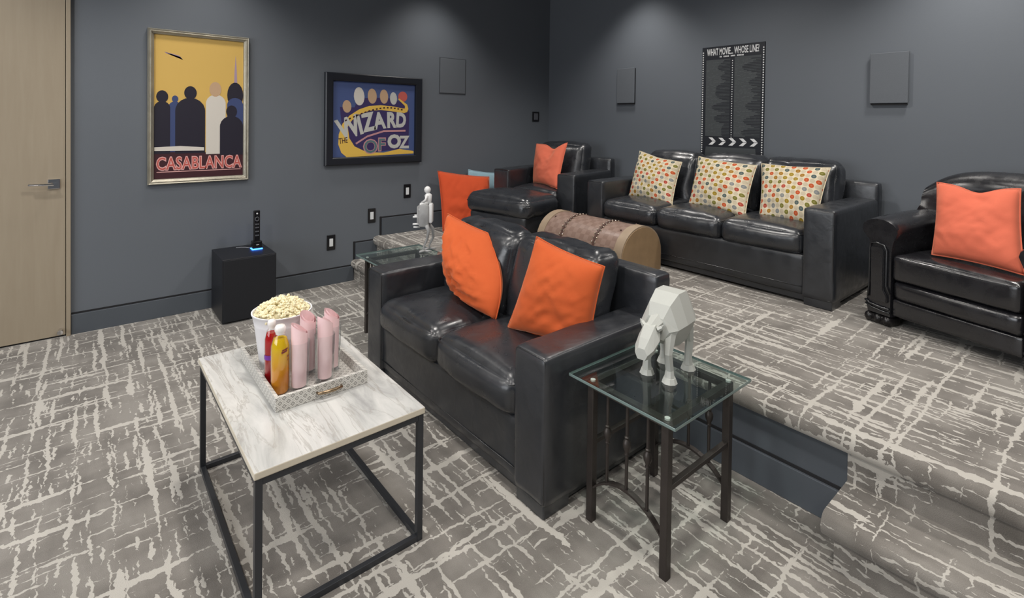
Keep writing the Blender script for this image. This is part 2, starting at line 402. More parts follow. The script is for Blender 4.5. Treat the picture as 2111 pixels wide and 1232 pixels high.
def tube(bm, pts, r, n=8, closed=False, cap=True):
    pts = [Vector(p) for p in pts]; rings = []
    K = len(pts); up = None
    for i, p in enumerate(pts):
        a = pts[i - 1] if (i or closed) else p; c = pts[(i + 1) % K] if (i < K - 1 or closed) else p
        t = (c - a).normalized()
        if up is None: up = Vector((0, 0, 1)) if abs(t.z) < 0.9 else Vector((1, 0, 0))
        s = t.cross(up).normalized(); up = s.cross(t).normalized()
        rr = r[i] if isinstance(r, (list, tuple)) else r
        rings.append([bm.verts.new(p + (s * math.cos(2 * math.pi * k / n) + up * math.sin(2 * math.pi * k / n)) * rr) for k in range(n)])
    for i in range(K if closed else K - 1):
        A, B = rings[i], rings[(i + 1) % K]
        for k in range(n): bm.faces.new((A[k], A[(k + 1) % n], B[(k + 1) % n], B[k]))
    if cap and not closed:
        bm.faces.new(rings[0][::-1]); bm.faces.new(rings[-1])
    return bm
def lathe(bm, prof, c=(0, 0, 0), n=28, cap=True):
    c = Vector(c); rings = []
    for r, z in prof:
        rings.append([bm.verts.new(c + Vector((r * math.cos(2 * math.pi * k / n), r * math.sin(2 * math.pi * k / n), z))) for k in range(n)])
    for A, B in zip(rings, rings[1:]):
        for k in range(n): bm.faces.new((A[k], A[(k + 1) % n], B[(k + 1) % n], B[k]))
    if cap:
        if prof[0][0] > 1e-4: bm.faces.new(rings[0][::-1])
        if prof[-1][0] > 1e-4: bm.faces.new(rings[-1])
    bmesh.ops.remove_doubles(bm, verts=bm.verts, dist=1e-6)
    return bm
def prism(bm, poly, fn, d0, d1):
    """poly: 2D outline; fn(a,b,d)->3D; extruded d0..d1"""
    A = [bm.verts.new(fn(a, b, d0)) for a, b in poly]; B = [bm.verts.new(fn(a, b, d1)) for a, b in poly]
    bm.faces.new(A); bm.faces.new(B[::-1]); n = len(poly)
    for i in range(n): bm.faces.new((A[i], B[i], B[(i + 1) % n], A[(i + 1) % n]))
    bmesh.ops.recalc_face_normals(bm, faces=bm.faces)
    return bm
def fbm(p, o=4):
    return noise.fractal(p, 1.0, 2.0, o)
def soft(x0, x1, y0, y1, z0, z1, r=0.04, cuts=13, puff=(0, 0, 0, 0, 0, 0), wr=0.006, seed=0.0, wfreq=7.0, shear=None, wdir=(1, 1, 1), octv=3):
    """an upholstered block: rounded, crowned by puff (-x,+x,-y,+y,-z,+z), wrinkled"""
    bm = nb(); bmesh.ops.create_cube(bm, size=2.0)
    bmesh.ops.subdivide_edges(bm, edges=bm.edges, cuts=cuts, use_grid_fill=True)
    c = Vector(((x0 + x1) / 2, (y0 + y1) / 2, (z0 + z1) / 2)); h = Vector(((x1 - x0) / 2, (y1 - y0) / 2, (z1 - z0) / 2))
    rr = [min(r, a * 0.98) for a in h]
    for v in bm.verts:
        u = Vector([math.sin(t * math.pi / 2) if abs(t) < 0.999 else t for t in v.co])
        p = Vector((u.x * h.x, u.y * h.y, u.z * h.z))
        inn = Vector([max(-(h[i] - rr[i]), min(h[i] - rr[i], p[i])) for i in range(3)])
        d = p - inn
        if d.length > 1e-9:
            q = Vector([d[i] / rr[i] for i in range(3)]); q.normalize()
            p = inn + Vector([q[i] * rr[i] for i in range(3)]); nrm = q
        else: nrm = Vector((0, 0, 1))
        off = Vector((0, 0, 0))
        for ax in range(3):
            o1, o2 = (ax + 1) % 3, (ax + 2) % 3
            k = (1 - u[o1] ** 2) * (1 - u[o2] ** 2)
            a = p[ax] / h[ax]
            pf = puff[2 * ax + 1] if a > 0 else puff[2 * ax]
            off[ax] += (1 if a > 0 else -1) * pf * abs(a) ** 3 * k ** 0.6
        edge = max(abs(u.x) * abs(u.y), abs(u.y) * abs(u.z), abs(u.x) * abs(u.z))
        P = Vector((p.x * wdir[0], p.y * wdir[1], p.z * wdir[2])) * wfreq + Vector((seed, seed * 1.7, -seed))
        nz = 1 - 2 * abs(fbm(P, octv)); nz2 = fbm(P * 0.5 + Vector((9, 3, 1)), 3)
        amp = wr * (0.45 + 0.55 * edge)
        p = p + off + nrm * (amp * nz * 0.8 + amp * nz2)
        if shear: p.x += shear * (p.z + h.z) / (2 * h.z)
        v.co = c + p
    return bm
def rrect(a0, a1, b0, b1, r, n=5):
    pts = []
    for (ca, cb, s) in ((a1 - r, b1 - r, 0), (a0 + r, b1 - r, 90), (a0 + r, b0 + r, 180), (a1 - r, b0 + r, 270)):
        for k in range(n + 1):
            t = R(s + 90 * k / n); pts.append((ca + r * math.cos(t), cb + r * math.sin(t)))
    return pts
def copy_tree(o, parent=None):
    c = o.copy(); COL.objects.link(c)
    if parent: c.parent = parent
    for ch in list(o.children): copy_tree(ch, c)
    return c

# ================================================================ THE SETTING
Y0, X0 = -2.6, -3.0
struct('floor', box(nb(), X0, 2.2, Y0, YW, -0.1, 0), CARPET)
bm = nb(); box(bm, X0 - 0.1, XW + 0.1, YW, YW + 0.12, 0, CEIL)
wl = struct('wall_left', bm, WALL)
struct('wall_back', box(nb(), XW, XW + 0.12, Y0, YW, 0, CEIL), WALL)
struct('wall_right', box(nb(), X0, XW, Y0 - 0.1, Y0, 0, CEIL), WALL)
struct('wall_front', box(nb(), X0 - 0.1, X0, Y0, YW, 0, CEIL), WALL)
struct('ceiling', box(nb(), X0 - 0.1, XW + 0.1, Y0 - 0.1, YW + 0.1, CEIL, CEIL + 0.1), CEILM)
for x, y, pw, cone in DOWNLIGHTS:
    t = thing('ceiling_downlight', 'round recessed ceiling downlight above the seats', 'light', (x, y, CEIL), group='recessed downlights in the ceiling')
    bm = nb(); lathe(bm, [(0.055, -0.001), (0.085, -0.001), (0.085, -0.008), (0.055, -0.008), (0.055, -0.001)], n=24, cap=False)
    link('trim_ring', bm, CEILM, t, True)

def slab_edge(x0, x1, y0, y1, z0, z1, r, cut_y=None):
    """carpeted slab whose nosing (x0 side) is bull-nosed; cut_y = (low_round, high_round)"""
    bm = nb(); prof = []
    zc = (z0 + z1) / 2; ry = (z1 - z0) / 2
    prof.append((x1, z0)); 
    for k in range(0, 13):
        t = R(-90 - 180 * k / 12)
        prof.append((x0 + r + r * math.cos(t), zc + ry * math.sin(t)))
    prof.append((x1, z1))
    n = max(8, int((y1 - y0) / 0.12)); rings = []
    for j in range(n + 1):
        y = y0 + (y1 - y0) * j / n
        ring = []
        for (a, z) in prof:
            wob = 0.004 * fbm(Vector((a * 3, y * 3, z * 5)), 3) if a < x0 + 0.3 else 0
            ring.append(bm.verts.new((a + wob, y, z + wob * 0.6)))
        rings.append(ring)
    for A, B in zip(rings, rings[1:]):
        for k in range(len(A) - 1): bm.faces.new((A[k], B[k], B[k + 1], A[k + 1]))
    bm.faces.new(rings[0]); bm.faces.new(rings[-1][::-1])
    bmesh.ops.recalc_face_normals(bm, faces=bm.faces)
    return bm
pf = struct('platform', slab_edge(2.065, XW, Y0, YW, 0.287, PZ, 0.036), CARPET, smooth=True, auto=50)
tag(pf, 'raised carpeted platform under the back row of seats')
tag(struct('trim_1', box(nb(), 2.112, 2.2, 0.60, 3.62, 0, 0.287), TRIM), 'dark painted riser panel of the platform')
# baseboard of the riser; a dark strip stands in for the reveal's shade
tag(struct('trim_2', box(nb(), 2.106, 2.1119, 0.60, 3.62, 0.131, 0.142), DARKGAP), 'dark strip painted as reveal shade above the riser baseboard')
tag(struct('trim_3', box(nb(), 2.096, 2.112, 0.60, 3.62, 0, 0.131, 0.002), TRIM), 'dark baseboard along the platform riser')
def steps(y0, y1, round_side, lab):
    t = struct('stair_step', slab_edge(1.856, 2.13, y0, y1, 0.106, 0.185, 0.034), CARPET, smooth=True, auto=50)
    tag(t, lab)
    ya, yb = (y0, y1 - 0.03) if round_side > 0 else (y0 + 0.03, y1)
    bm = nb(); box(bm, 1.886, 2.13, ya, yb, 0, 0.107); link('riser', bm, CARPET, t)
    bm = nb(); box(bm, 2.098, 2.16, y0 if round_side > 0 else y0, y1, 0.15, 0.29); link('riser', bm, CARPET, t)
steps(Y0, 0.628, 1, 'carpeted step beside the end of the platform at the right')
steps(3.60, YW, -1, 'carpeted step up to the platform beside the left wall')
# baseboard on the left wall, stepping up with the floor, each run under a dark strip painted as groove shade
def base_run(n, x0, x1, z0, z1, lab):
    tag(struct('baseboard_left' if n == 0 else 'baseboard_left_%d' % n, box(nb(), x0, x1, YW - 0.016, YW + 0.001, z0, z1, 0.002), TRIM), lab)
base_run(0, -0.058, 1.872, 0, 0.131, 'dark baseboard along the lower part of the left wall')
base_run(1, 1.895, 2.128, 0.185, 0.333, 'dark baseboard above the first step')
base_run(2, 2.15, XW, PZ, 0.53, 'dark baseboard on the left wall above the platform')
bm = nb(); y = YW - 0.003
box(bm, -0.058, 1.876, y, YW + 0.001, 0.131, 0.143); box(bm, 1.876, 1.893, y, YW + 0.001, 0.131, 0.347)
box(bm, 1.893, 2.13, y, YW + 0.001, 0.333, 0.345); box(bm, 2.130, 2.148, y, YW + 0.001, 0.333, 0.545)
box(bm, 2.148, XW, y, YW + 0.001, 0.53, 0.543)
tag(struct('trim_4', bm, DARKGAP), 'dark strip painted as groove shade above the left baseboard')
struct('baseboard_back', box(nb(), XW - 0.016, XW + 0.001, Y0, YW - 0.02, PZ, 0.53, 0.002), TRIM)

# door in the left wall
door = struct('door_1', box(nb(), -1.02, -0.086, YW - 0.022, YW + 0.02, 0.012, 2.6, 0.002), MAPLE)
tag(door, 'pale maple flush door in the left wall')
bm = nb(); box(bm, -0.083, -0.060, YW - 0.03, YW + 0.02, 0, 2.66, 0.002); box(bm, -1.045, -1.022, YW - 0.03, YW + 0.02, 0, 2.66, 0.002)
box(bm, -1.022, -0.083, YW - 0.03, YW + 0.02, 2.62, 2.66, 0.002)
link('door_frame', bm, MAPLE, door)
bm = nb(); box(bm, -1.02, -0.07, YW - 0.005, YW + 0.02, 0, 0.012); link('door_gap', bm, DARKGAP, door)
bm = nb(); box(bm, -0.172, -0.112, YW - 0.032, YW - 0.022, 0.975, 1.037, 0.002); link('handle_plate', bm, CHROME, door)
bm = nb(); cyl(bm, (-0.142, YW - 0.052, 1.006), 0.010, 0.045, 16, axis='Y')
tube(bm, [(-0.142, YW - 0.072, 1.006), (-0.20, YW - 0.074, 1.007), (-0.262, YW - 0.072, 1.009)], 0.0075, 10)
hd = link('door_handle', bm, CHROME, door, True, auto=40)
bm = nb(); cyl(bm, (-0.112, YW - 0.05, 0.05), 0.011, 0.05, 14, axis='Y'); cyl(bm, (-0.112, YW - 0.08, 0.05), 0.015, 0.012, 14, axis='Y')
link('door_stop', bm, CHROME, door, True, auto=40)

# in-wall speakers, flush on the left wall, proud on the back wall
bm = nb(); box(bm, 2.768, 3.073, YW - 0.008, YW + 0.001, 1.728, 2.078, 0.003)
sp0 = thing('wall_speaker', 'flush dark square speaker grille on the left wall right of the two pictures', 'speaker', (2.92, YW, 1.73), group='dark wall speakers')
o = link('grille', bm, GRILLE, sp0); o.location = (-2.92, -YW, -1.73)
bm = nb(); box(bm, 2.760, 3.081, YW - 0.0035, YW + 0.001, 1.720, 2.086); o = link('surround', bm, SURROUNDGREY, sp0); o.location = (-2.92, -YW, -1.73)
for (ya, yb, za, zb, lab) in ((3.214, 3.436, 1.650, 2.006, 'narrow dark grey speaker on the back wall near the corner'),
                              (0.974, 1.195, 1.608, 1.957, 'wide dark grey speaker on the back wall right of the black quiz banner')):
    t = thing('wall_speaker', lab, 'speaker', (XW, (ya + yb) / 2, za), group='dark wall speakers')
    q = (-XW, -(ya + yb) / 2, -za)
    o = link('cabinet', box(nb(), XW - 0.020, XW + 0.001, ya + 0.006, yb - 0.006, za - 0.012, zb - 0.006), DARKGAP, t); o.location = q  # black backing drops below the grille, standing in for the speaker's shadow
    o = link('grille', box(nb(), XW - 0.028, XW - 0.018, ya, yb, za, zb, 0.003), GRILLE, t); o.location = q
# black keypad on the left wall by the corner
t = thing('wall_keypad', 'small black wall keypad beside the room corner', 'switch', (4.075, YW, 1.45))
link('face_plate', box(nb(), -0.052, 0.052, -0.010, 0.001, 0, 0.115, 0.003), PLASTIC, t)
link('button_panel', box(nb(), -0.03, 0.03, -0.013, -0.009, 0.02, 0.095, 0.002), GREYPL, t)
for (x, z, lab) in ((1.674, 0.368, 'lowest black-framed white rocker switch on the left wall'),
                    (2.05, 0.564, 'middle one of three black-framed white rocker switches'),
                    (2.412, 0.763, 'highest black-framed white rocker switch, left of the figurine')):
    t = thing('wall_switch', lab, 'switch', (x, YW, z), group='black-framed wall switches')
    link('face_plate', box(nb(), -0.037, 0.037, -0.008, 0.001, -0.066, 0.066, 0.003), PLASTIC, t)
    link('rocker', box(nb(), -0.016, 0.016, -0.012, -0.006, -0.034, 0.034, 0.002), WHITEPL, t)

# ================================================================ LEATHER SEATING
def welt_loop(x0, x1, y0, y1, z, r=0.004, puff=0.0, rad=0.03, fx=None):
    bm = nb(); pts = []
    for a, b in rrect(x0, x1, y0, y1, rad, 4): pts.append(Vector((a, b, z)))
    out = []
    for i, p in enumerate(pts):
        q = pts[(i + 1) % len(pts)]; n = max(1, int((q - p).length / 0.05))
        for k in range(n):
            c = p.lerp(q, k / n)
            c.z += 0.004 * fbm(c * 6, 2)
            out.append(c)
    return tube(bm, out, r, 6, closed=True)
def lounge(name, label, cat, loc, rz, W, D, nseat, arm=0.17, armh=0.59, seat=0.45, backf=0.70, bcz=0.82, seed=1.0, group=None, bft=0.11, shear=0.10):
    t = thing(name, label, cat, loc, rz, group)
    # plinth + base panel
    bm = nb(); box(bm, 0.03, D - 0.02, 0.02, W - 0.02, 0.02, 0.06); link('plinth', bm, LEATHER, t)
    bm = soft(0.012, D - 0.03, arm - 0.01, W - arm + 0.01, 0.055, 0.30, 0.02, 11, (0.004, 0, 0, 0, 0, 0), 0.0035, seed, 5); link('base', bm, LEATHER, t, True)
    bm = nb(); tube(bm, [(0.009, arm, 0.105), (0.008, W / 2, 0.104), (0.009, W - arm, 0.105)], 0.003, 6); link('base_seam', bm, WELT, t, True)
    for s in (0, 1):
        y0, y1 = (0, arm) if s == 0 else (W - arm, W)
        a = link('arm', soft(0.0, D - 0.02, y0, y1, 0.05, armh, 0.014, 13, (0.003, 0, 0.004, 0.004, 0, 0.006), 0.003, seed + s, 4), LEATHER, t, True)
        bm = nb()   # piping round the front face of the arm
        pts = [(0.002, p, q) for p, q in rrect(y0 + 0.006, y1 - 0.006, 0.055, armh - 0.004, 0.012, 3)]
        tube(bm, pts, 0.003, 6, closed=True); link('welt', bm, WELT, a, True)
        bm = nb(); box(bm, 0.006, 0.14, y0 + 0.008, y1 - 0.008, 0.0, 0.055, 0.006); link('foot', bm, LEATHER, t)
        bm = nb(); box(bm, D - 0.14, D - 0.02, y0 + 0.008, y1 - 0.008, 0.0, 0.055, 0.006); link('foot', bm, LEATHER, t)
    link('back_frame', soft(D - bft, D, 0.0, W, 0.05, backf, 0.018, 13, (0.004, 0.004, 0.003, 0.003, 0, 0.004), 0.004, seed + 3, 5), LEATHER, t, True)
    cw = (W - 2 * arm) / nseat
    for i in range(nseat):
        y0 = arm + i * cw + 0.003; y1 = y0 + cw - 0.006
        s = link('seat_cushion', soft(-0.012, D - 0.22, y0, y1, 0.290, seat, 0.05, 19, (0.022, 0, 0.004, 0.004, 0.0, 0.035), 0.0065, seed + 7 * i, 5, wdir=(0.6, 1.5, 1), octv=1), LEATHER_SOFT, t, True)
        link('welt', welt_loop(-0.006, D - 0.23, y0 + 0.008, y1 - 0.008, seat - 0.022, 0.0042, rad=0.035), WELT, s, True)
        bx1 = D - bft + 0.0; bx0 = bx1 - 0.19
        s = link('back_cushion', soft(bx0 - shear, bx1 - shear, y0 + 0.004, y1 - 0.004, seat - 0.03, bcz, 0.06, 19, (0.035, 0, 0.006, 0.006, 0, 0.014), 0.012, seed + 5 * i + 2, 6.5, shear=shear, wdir=(1, 1.4, 0.6), octv=2), LEATHER_SOFT, t, True)
        bm = nb(); pts = []
        for a, b in rrect(y0 + 0.02, y1 - 0.02, seat, bcz - 0.012, 0.06, 5):
            zz = (b - seat + 0.03) / (bcz - seat + 0.03)
            pts.append((bx0 - shear + 0.028 + shear * zz, a, b))
        tube(bm, pts, 0.0042, 6, closed=True); link('welt', bm, WELT, s, True)
    return t
LOVE = (1.28, 1.332, 0)
lounge('loveseat', 'black leather two-seat sofa with two orange pillows on the lower floor', 'sofa', LOVE, 0, 1.50, 0.78, 2, 0.172, 0.592, 0.445, 0.775, 0.850, seed=2.3)
lounge('sofa', 'black leather three-seat sofa with three dotted pillows by the back wall', 'sofa', (3.335, 1.09, PZ), 0, 1.90, 0.87, 3, 0.17, 0.583, 0.435, 0.695, 0.825, seed=11.0, bft=0.09)
lounge('leather_armchair', 'black leather square-armed armchair with coral pillow in the room corner', 'armchair', (3.40, 3.20, PZ), R(12), 0.95, 0.78, 1, 0.19, 0.600, 0.43, 0.715, 0.86, seed=21.0, bft=0.09)
# ottoman in front of the corner armchair
t = thing('ottoman', 'black leather ottoman in front of the corner armchair', 'ottoman', (2.83, 3.20, PZ), R(12))
link('base', soft(0.02, 0.48, 0.03, 0.66, 0.05, 0.27, 0.02, 9, wr=0.004, seed=3), LEATHER, t, True)
s = link('top_cushion', soft(0.0, 0.50, 0.0, 0.70, 0.26, 0.415, 0.06, 17, (0.02, 0.01, 0.01, 0.01, 0, 0.05), 0.008, 33, 5), LEATHER_SOFT, t, True)
link('welt', welt_loop(-0.006, 0.506, -0.004, 0.704, 0.36, 0.0045, rad=0.06), WELT, s, True)
for a in (0.06, 0.42):
    for b in (0.07, 0.62): link('foot', box(nb(), a - 0.03, a + 0.03, b - 0.03, b + 0.03, 0, 0.055, 0.004), BLACKWOOD, t)

# club armchair at the right
t = thing('club_armchair', 'black leather club armchair with rolled arms at the right edge', 'armchair', (3.125, 0.16, PZ), R(-16.9))
W, D = 0.815, 0.80
def arm_profile():
    # outline in (y outward, z) for an arm whose inner face is y=0.145 and outer side bulges to y=-0.02
    o = []
    o += [(0.012, 0.055), (0.002, 0.10), (0.004, 0.13), (0.018, 0.17), (0.022, 0.22), (0.022, 0.42), (0.012, 0.455)]
    for k in range(0, 11):
        a = R(200 - 20 * k); o.append((0.068 + 0.098 * math.cos(a), 0.515 + 0.062 * math.sin(a)))
    o += [(0.142, 0.455), (0.135, 0.40), (0.135, 0.055)]
    return o
def arm(side):
    fy = (lambda y: y) if side == 0 else (lambda y: W - y)
    prof = arm_profile(); bm = nb(); rings = []
    xs = [0.0, 0.012, 0.03, 0.08, 0.16, 0.26, 0.36, 0.46, 0.56, 0.66, 0.74]
    for i, x in enumerate(xs):
        ins = 0.016 if i == 0 else (0.004 if i == 1 else 0)
        dz = 0.028 * math.sin(min(1, x / 0.45) * math.pi / 2) - 0.028 * max(0, (x - 0.45) / 0.3)
        cyx, czx = 0.07, 0.3
        ring = []
        for (a, b) in prof:
            aa = a + (cyx - a) * ins * 4; bb = b + (czx - b) * ins * 0.8
            if b > 0.42: bb += dz
            ring.append(bm.verts.new((x, fy(aa), bb)))
        rings.append(ring)
    for A, B in zip(rings, rings[1:]):
        for k in range(len(A)): bm.faces.new((A[k], A[(k + 1) % len(A)], B[(k + 1) % len(A)], B[k]))
    bm.faces.new(rings[0]); bm.faces.new(rings[-1])
    bmesh.ops.recalc_face_normals(bm, faces=bm.faces)
    a = link('arm', bm, LEATHER_CLUB, t, True, auto=50)
    # raised front plaque and its beads
    bm = nb(); prism(bm, [(fy(0.036), 0.15), (fy(0.032), 0.42), (fy(0.085), 0.425), (fy(0.100), 0.40), (fy(0.100), 0.20), (fy(0.12), 0.165), (fy(0.12), 0.13), (fy(0.05), 0.125)], lambda p, q, d: Vector((d, p, q)), -0.014, 0.004)
    bmesh.ops.bevel(bm, geom=bm.edges[:], offset=0.004, segments=2, affect='EDGES')
    link('front_panel', bm, LEATHER_CLUB, a, True, auto=40)
    bm = nb(); tube(bm, [(-0.008, fy(p), q) for p, q in [(0.018, 0.14), (0.024, 0.20), (0.024, 0.40), (0.026, 0.437), (0.06, 0.445), (0.098, 0.437), (0.112, 0.41), (0.112, 0.22), (0.130, 0.18)]], 0.0045, 8)
    tube(bm, [(-0.008, fy(p), q) for p, q in [(0.004, 0.12), (0.03, 0.105), (0.07, 0.10), (0.13, 0.098)]], 0.006, 8)
    tube(bm, [(-0.006, fy(p), q) for p, q in [(0.006, 0.10), (0.04, 0.085), (0.08, 0.08), (0.13, 0.078)]], 0.005, 8)
    link('bead', bm, WELT, a, True)
    bm = nb()
    for k in range(3):
        y = fy(0.020 + 0.046 * k); ball(bm, (0.012, y, 0.030), 0.022, 2, (1.25, 1.15, 1.2))
    box(bm, 0.0, 0.09, min(fy(0.0), fy(0.135)), max(fy(0.0), fy(0.135)), 0.0, 0.05, 0.012)
    link('foot', bm, BLACKWOOD, t, True, auto=50)
    link('foot', box(nb(), 0.66, 0.74, min(fy(0.01), fy(0.13)), max(fy(0.01), fy(0.13)), 0.0, 0.06, 0.01), BLACKWOOD, t)
arm(0); arm(1)
link('seat_cushion', soft(-0.012, 0.60, 0.143, W - 0.143, 0.262, 0.395, 0.022, 15, (0.006, 0, 0.0, 0.0, 0.0, 0.022), 0.003, 5, 4), LEATHER_CLUB, t, True)
sc_ = link('base', soft(0.0, 0.70, 0.137, W - 0.137, 0.155, 0.262, 0.03, 13, (0.014, 0, 0, 0, 0, 0), 0.003, 8, 5), LEATHER_CLUB, t, True)
link('lower_rail', soft(0.006, 0.70, 0.137, W - 0.137, 0.068, 0.158, 0.010, 11, (0.003, 0, 0, 0, 0, 0), 0.002, 9, 5), LEATHER_CLUB, t, True)
bm = nb()   # curved barrel back with a fat rolled top
NS = 26; prof = []
for k in range(NS): pass
rings = []
for j in range(25):
    u = -1 + 2 * j / 24
    y = W / 2 + u * 0.375; xo = 0.62 - 0.16 * abs(u) ** 3
    top = 0.835 - 0.10 * abs(u) ** 5; th = 0.085 * (1 - 0.35 * abs(u) ** 4)
    ring = []
    pr = [(-0.10, 0.30), (-0.115, 0.45), (-0.10, 0.60)]
    for k in range(9):
        a = R(190 - 22.5 * k); pr.append((0.005 + (th + 0.02) * math.cos(a), top - 0.085 + 0.085 * math.sin(a)))
    pr += [(0.10, 0.5), (0.09, 0.2)]
    for (a, b) in pr: ring.append(bm.verts.new((xo + a + (b - 0.3) * 0.10, y, b)))
    rings.append(ring)
for A, B in zip(rings, rings[1:]):
    for k in range(len(A)): bm.faces.new((A[k], A[(k + 1) % len(A)], B[(k + 1) % len(A)], B[k]))
bm.faces.new(rings[0]); bm.faces.new(rings[-1]); bmesh.ops.recalc_face_normals(bm, faces=bm.faces)
link('backrest', bm, LEATHER_CLUB, t, True, auto=70)

# ================================================================ PILLOWS
def pillow(name, label, BL, BR, TR, TL, th, mat, pipe, seed, chop=0.0, pinch=0.05, wr=0.010, group=None, n=30, chopu=0.5, twist=0.0, bulge=0.0):
    BL, BR, TR, TL = map(Vector, (BL, BR, TR, TL)); C = (BL + BR + TR + TL) / 4
    Nn = (BR - BL).cross(TL - BL).normalized()
    if Nn.dot(Vector((0, 0, 1.45)) - C) < 0: Nn = -Nn
    t = thing(name, label, 'pillow', (C.x, C.y, min(BL.z, BR.z)), 0, group); O = Vector(t.location)
    bm = nb(); uvl = bm.loops.layers.uv.new('UVMap')
    def base(u, v):
        uu = 0.5 + (u - 0.5) * (1 - pinch * 4 * v * (1 - v)); vv = 0.5 + (v - 0.5) * (1 - pinch * 4 * u * (1 - u))
        uu += bulge * math.sin(math.pi * v) * u ** 2
        vv -= chop * math.exp(-((u - chopu) / 0.20) ** 2) * vv ** 2.5
        return (BL * (1 - uu) + BR * uu) * (1 - vv) + (TL * (1 - uu) + TR * uu) * vv
    g = [[[None] * (n + 1) for _ in range(n + 1)] for _ in range(2)]
    for s in range(2):
        for i in range(n + 1):
            for j in range(n + 1):
                u, v = i / n, j / n
                rim = i in (0, n) or j in (0, n)
                if s and rim: g[1][i][j] = g[0][i][j]; continue
                e = max(1e-6, 16 * u * (1 - u) * v * (1 - v))
                h = th / 2 * e ** 0.42
                p = base(u, v)
                q = Vector((u * 3.1, v * 3.1, seed + s * 5))
                du = 1 - abs(2 * u - 1); dv = 1 - abs(2 * v - 1)
                # folds running in from the corners and along the bottom
                r1 = 1 - 2 * abs(noise.noise(Vector(((u + v) * 7 + seed, (u - v) * 1.7, seed))))
                r2 = 1 - 2 * abs(noise.noise(Vector(((u - v) * 7 - seed, (u + v) * 1.7, seed + 3))))
                r3 = 1 - 2 * abs(noise.noise(Vector((u * 2.2, v * 8 + seed, seed + 6))))
                wv = (r1 * (1 - abs(u - v)) + r2 * (1 - abs(u + v - 1)) + r3 * (1.1 - v)) * wr * min(1, e * 2.2)
                h2 = h + wv + 0.012 * noise.noise(q) * min(1, e * 2)
                if chop: h2 -= chop * 0.35 * math.exp(-((u - chopu) / 0.14) ** 2) * v ** 3 * min(1, e * 2)
                p = p + Nn * (h2 if s == 0 else -h * 0.55)
                g[s][i][j] = bm.verts.new(p - O)
    for s in range(2):
        for i in range(n):
            for j in range(n):
                vs = [g[s][i][j], g[s][i + 1][j], g[s][i + 1][j + 1], g[s][i][j + 1]]; uv = [(i, j), (i + 1, j), (i + 1, j + 1), (i, j + 1)]
                if s: vs.reverse(); uv.reverse()
                f = bm.faces.new(vs)
                for lp, (a, b) in zip(f.loops, uv): lp[uvl].uv = (a / n, b / n)
    bmesh.ops.recalc_face_normals(bm, faces=bm.faces)
    c = link('cover', bm, mat, t, True)
    bm = nb(); pts = []
    for k in range(n): pts.append(base(k / n, 0))
    for k in range(n): pts.append(base(1, k / n))
    for k in range(n): pts.append(base(1 - k / n, 1))
    for k in range(n): pts.append(base(0, 1 - k / n))
    tube(bm, [p - O for p in pts], 0.0035, 6, closed=True); link('piping', bm, pipe, t, True)
    return t
pillow('throw_pillow', 'orange velvet pillow slumped against the left half of the loveseat', (1.625, 2.43, 0.475), (1.565, 1.99, 0.470), (1.73, 2.28, 0.828), (1.645, 2.56, 0.905), 0.20, ORANGE, ORANGE, 1.0, pinch=0.03, wr=0.016, bulge=0.22)
pillow('throw_pillow', 'orange velvet pillow at the right arm of the loveseat', (1.54, 1.87, 0.470), (1.68, 1.48, 0.475), (1.742, 1.455, 0.825), (1.635, 1.775, 0.912), 0.16, ORANGE, ORANGE, 4.4, pinch=0.05, wr=0.009)
pillow('throw_pillow', 'bright orange pillow standing on the platform behind the loveseat', (2.66, 4.22, 0.385), (3.16, 4.10, 0.385), (3.27, 4.30, 0.865), (2.665, 4.33, 0.955), 0.13, ORANGE2, ORANGE2, 6.1, pinch=0.04, wr=0.006)
pillow('throw_pillow', 'light blue pillow half hidden behind the bright orange pillow', (3.00, 4.36, 0.41), (3.50, 4.34, 0.385), (3.53, 4.43, 0.88), (3.095, 4.425, 0.94), 0.07, SKY, SKY, 7.5, pinch=0.04, wr=0.004)
pillow('throw_pillow', 'coral pillow with a notched top on the corner armchair', (3.56, 3.93, 0.822), (3.42, 3.44, 0.822), (3.66, 3.55, 1.247), (3.66, 4.00, 1.217), 0.13, CORAL, CORAL, 9.3, chop=0.13, wr=0.006, chopu=0.62)
G = 'dotted pillows on the three-seat sofa'
pillow('throw_pillow', 'cream pillow with coloured dots on the left end of the three-seat sofa', (3.64, 2.79, 0.80), (3.58, 2.32, 0.795), (3.80, 2.375, 1.13), (3.82, 2.81, 1.20), 0.14, DOTTED, DOT_PIPE, 12.0, chop=0.02, wr=0.006, group=G)
pillow('throw_pillow', 'cream pillow with coloured dots in the middle of the three-seat sofa', (3.63, 2.21, 0.80), (3.56, 1.725, 0.795), (3.79, 1.755, 1.15), (3.81, 2.23, 1.187), 0.14, DOTTED, DOT_PIPE, 15.0, wr=0.006, group=G)
pillow('throw_pillow', 'cream pillow with coloured dots by the right arm of the three-seat sofa', (3.58, 1.635, 0.795), (3.58, 1.28, 0.795), (3.80, 1.275, 1.17), (3.82, 1.735, 1.165), 0.14, DOTTED, DOT_PIPE, 18.0, wr=0.007, group=G)
pillow('throw_pillow', 'coral pillow with a notched top on the club armchair', (3.38, 0.655, 0.79), (3.27, 0.30, 0.785), (3.50, 0.345, 1.155), (3.56, 0.675, 1.15), 0.13, CORAL, CORAL, 20.2, chop=0.085, wr=0.006, chopu=0.52)

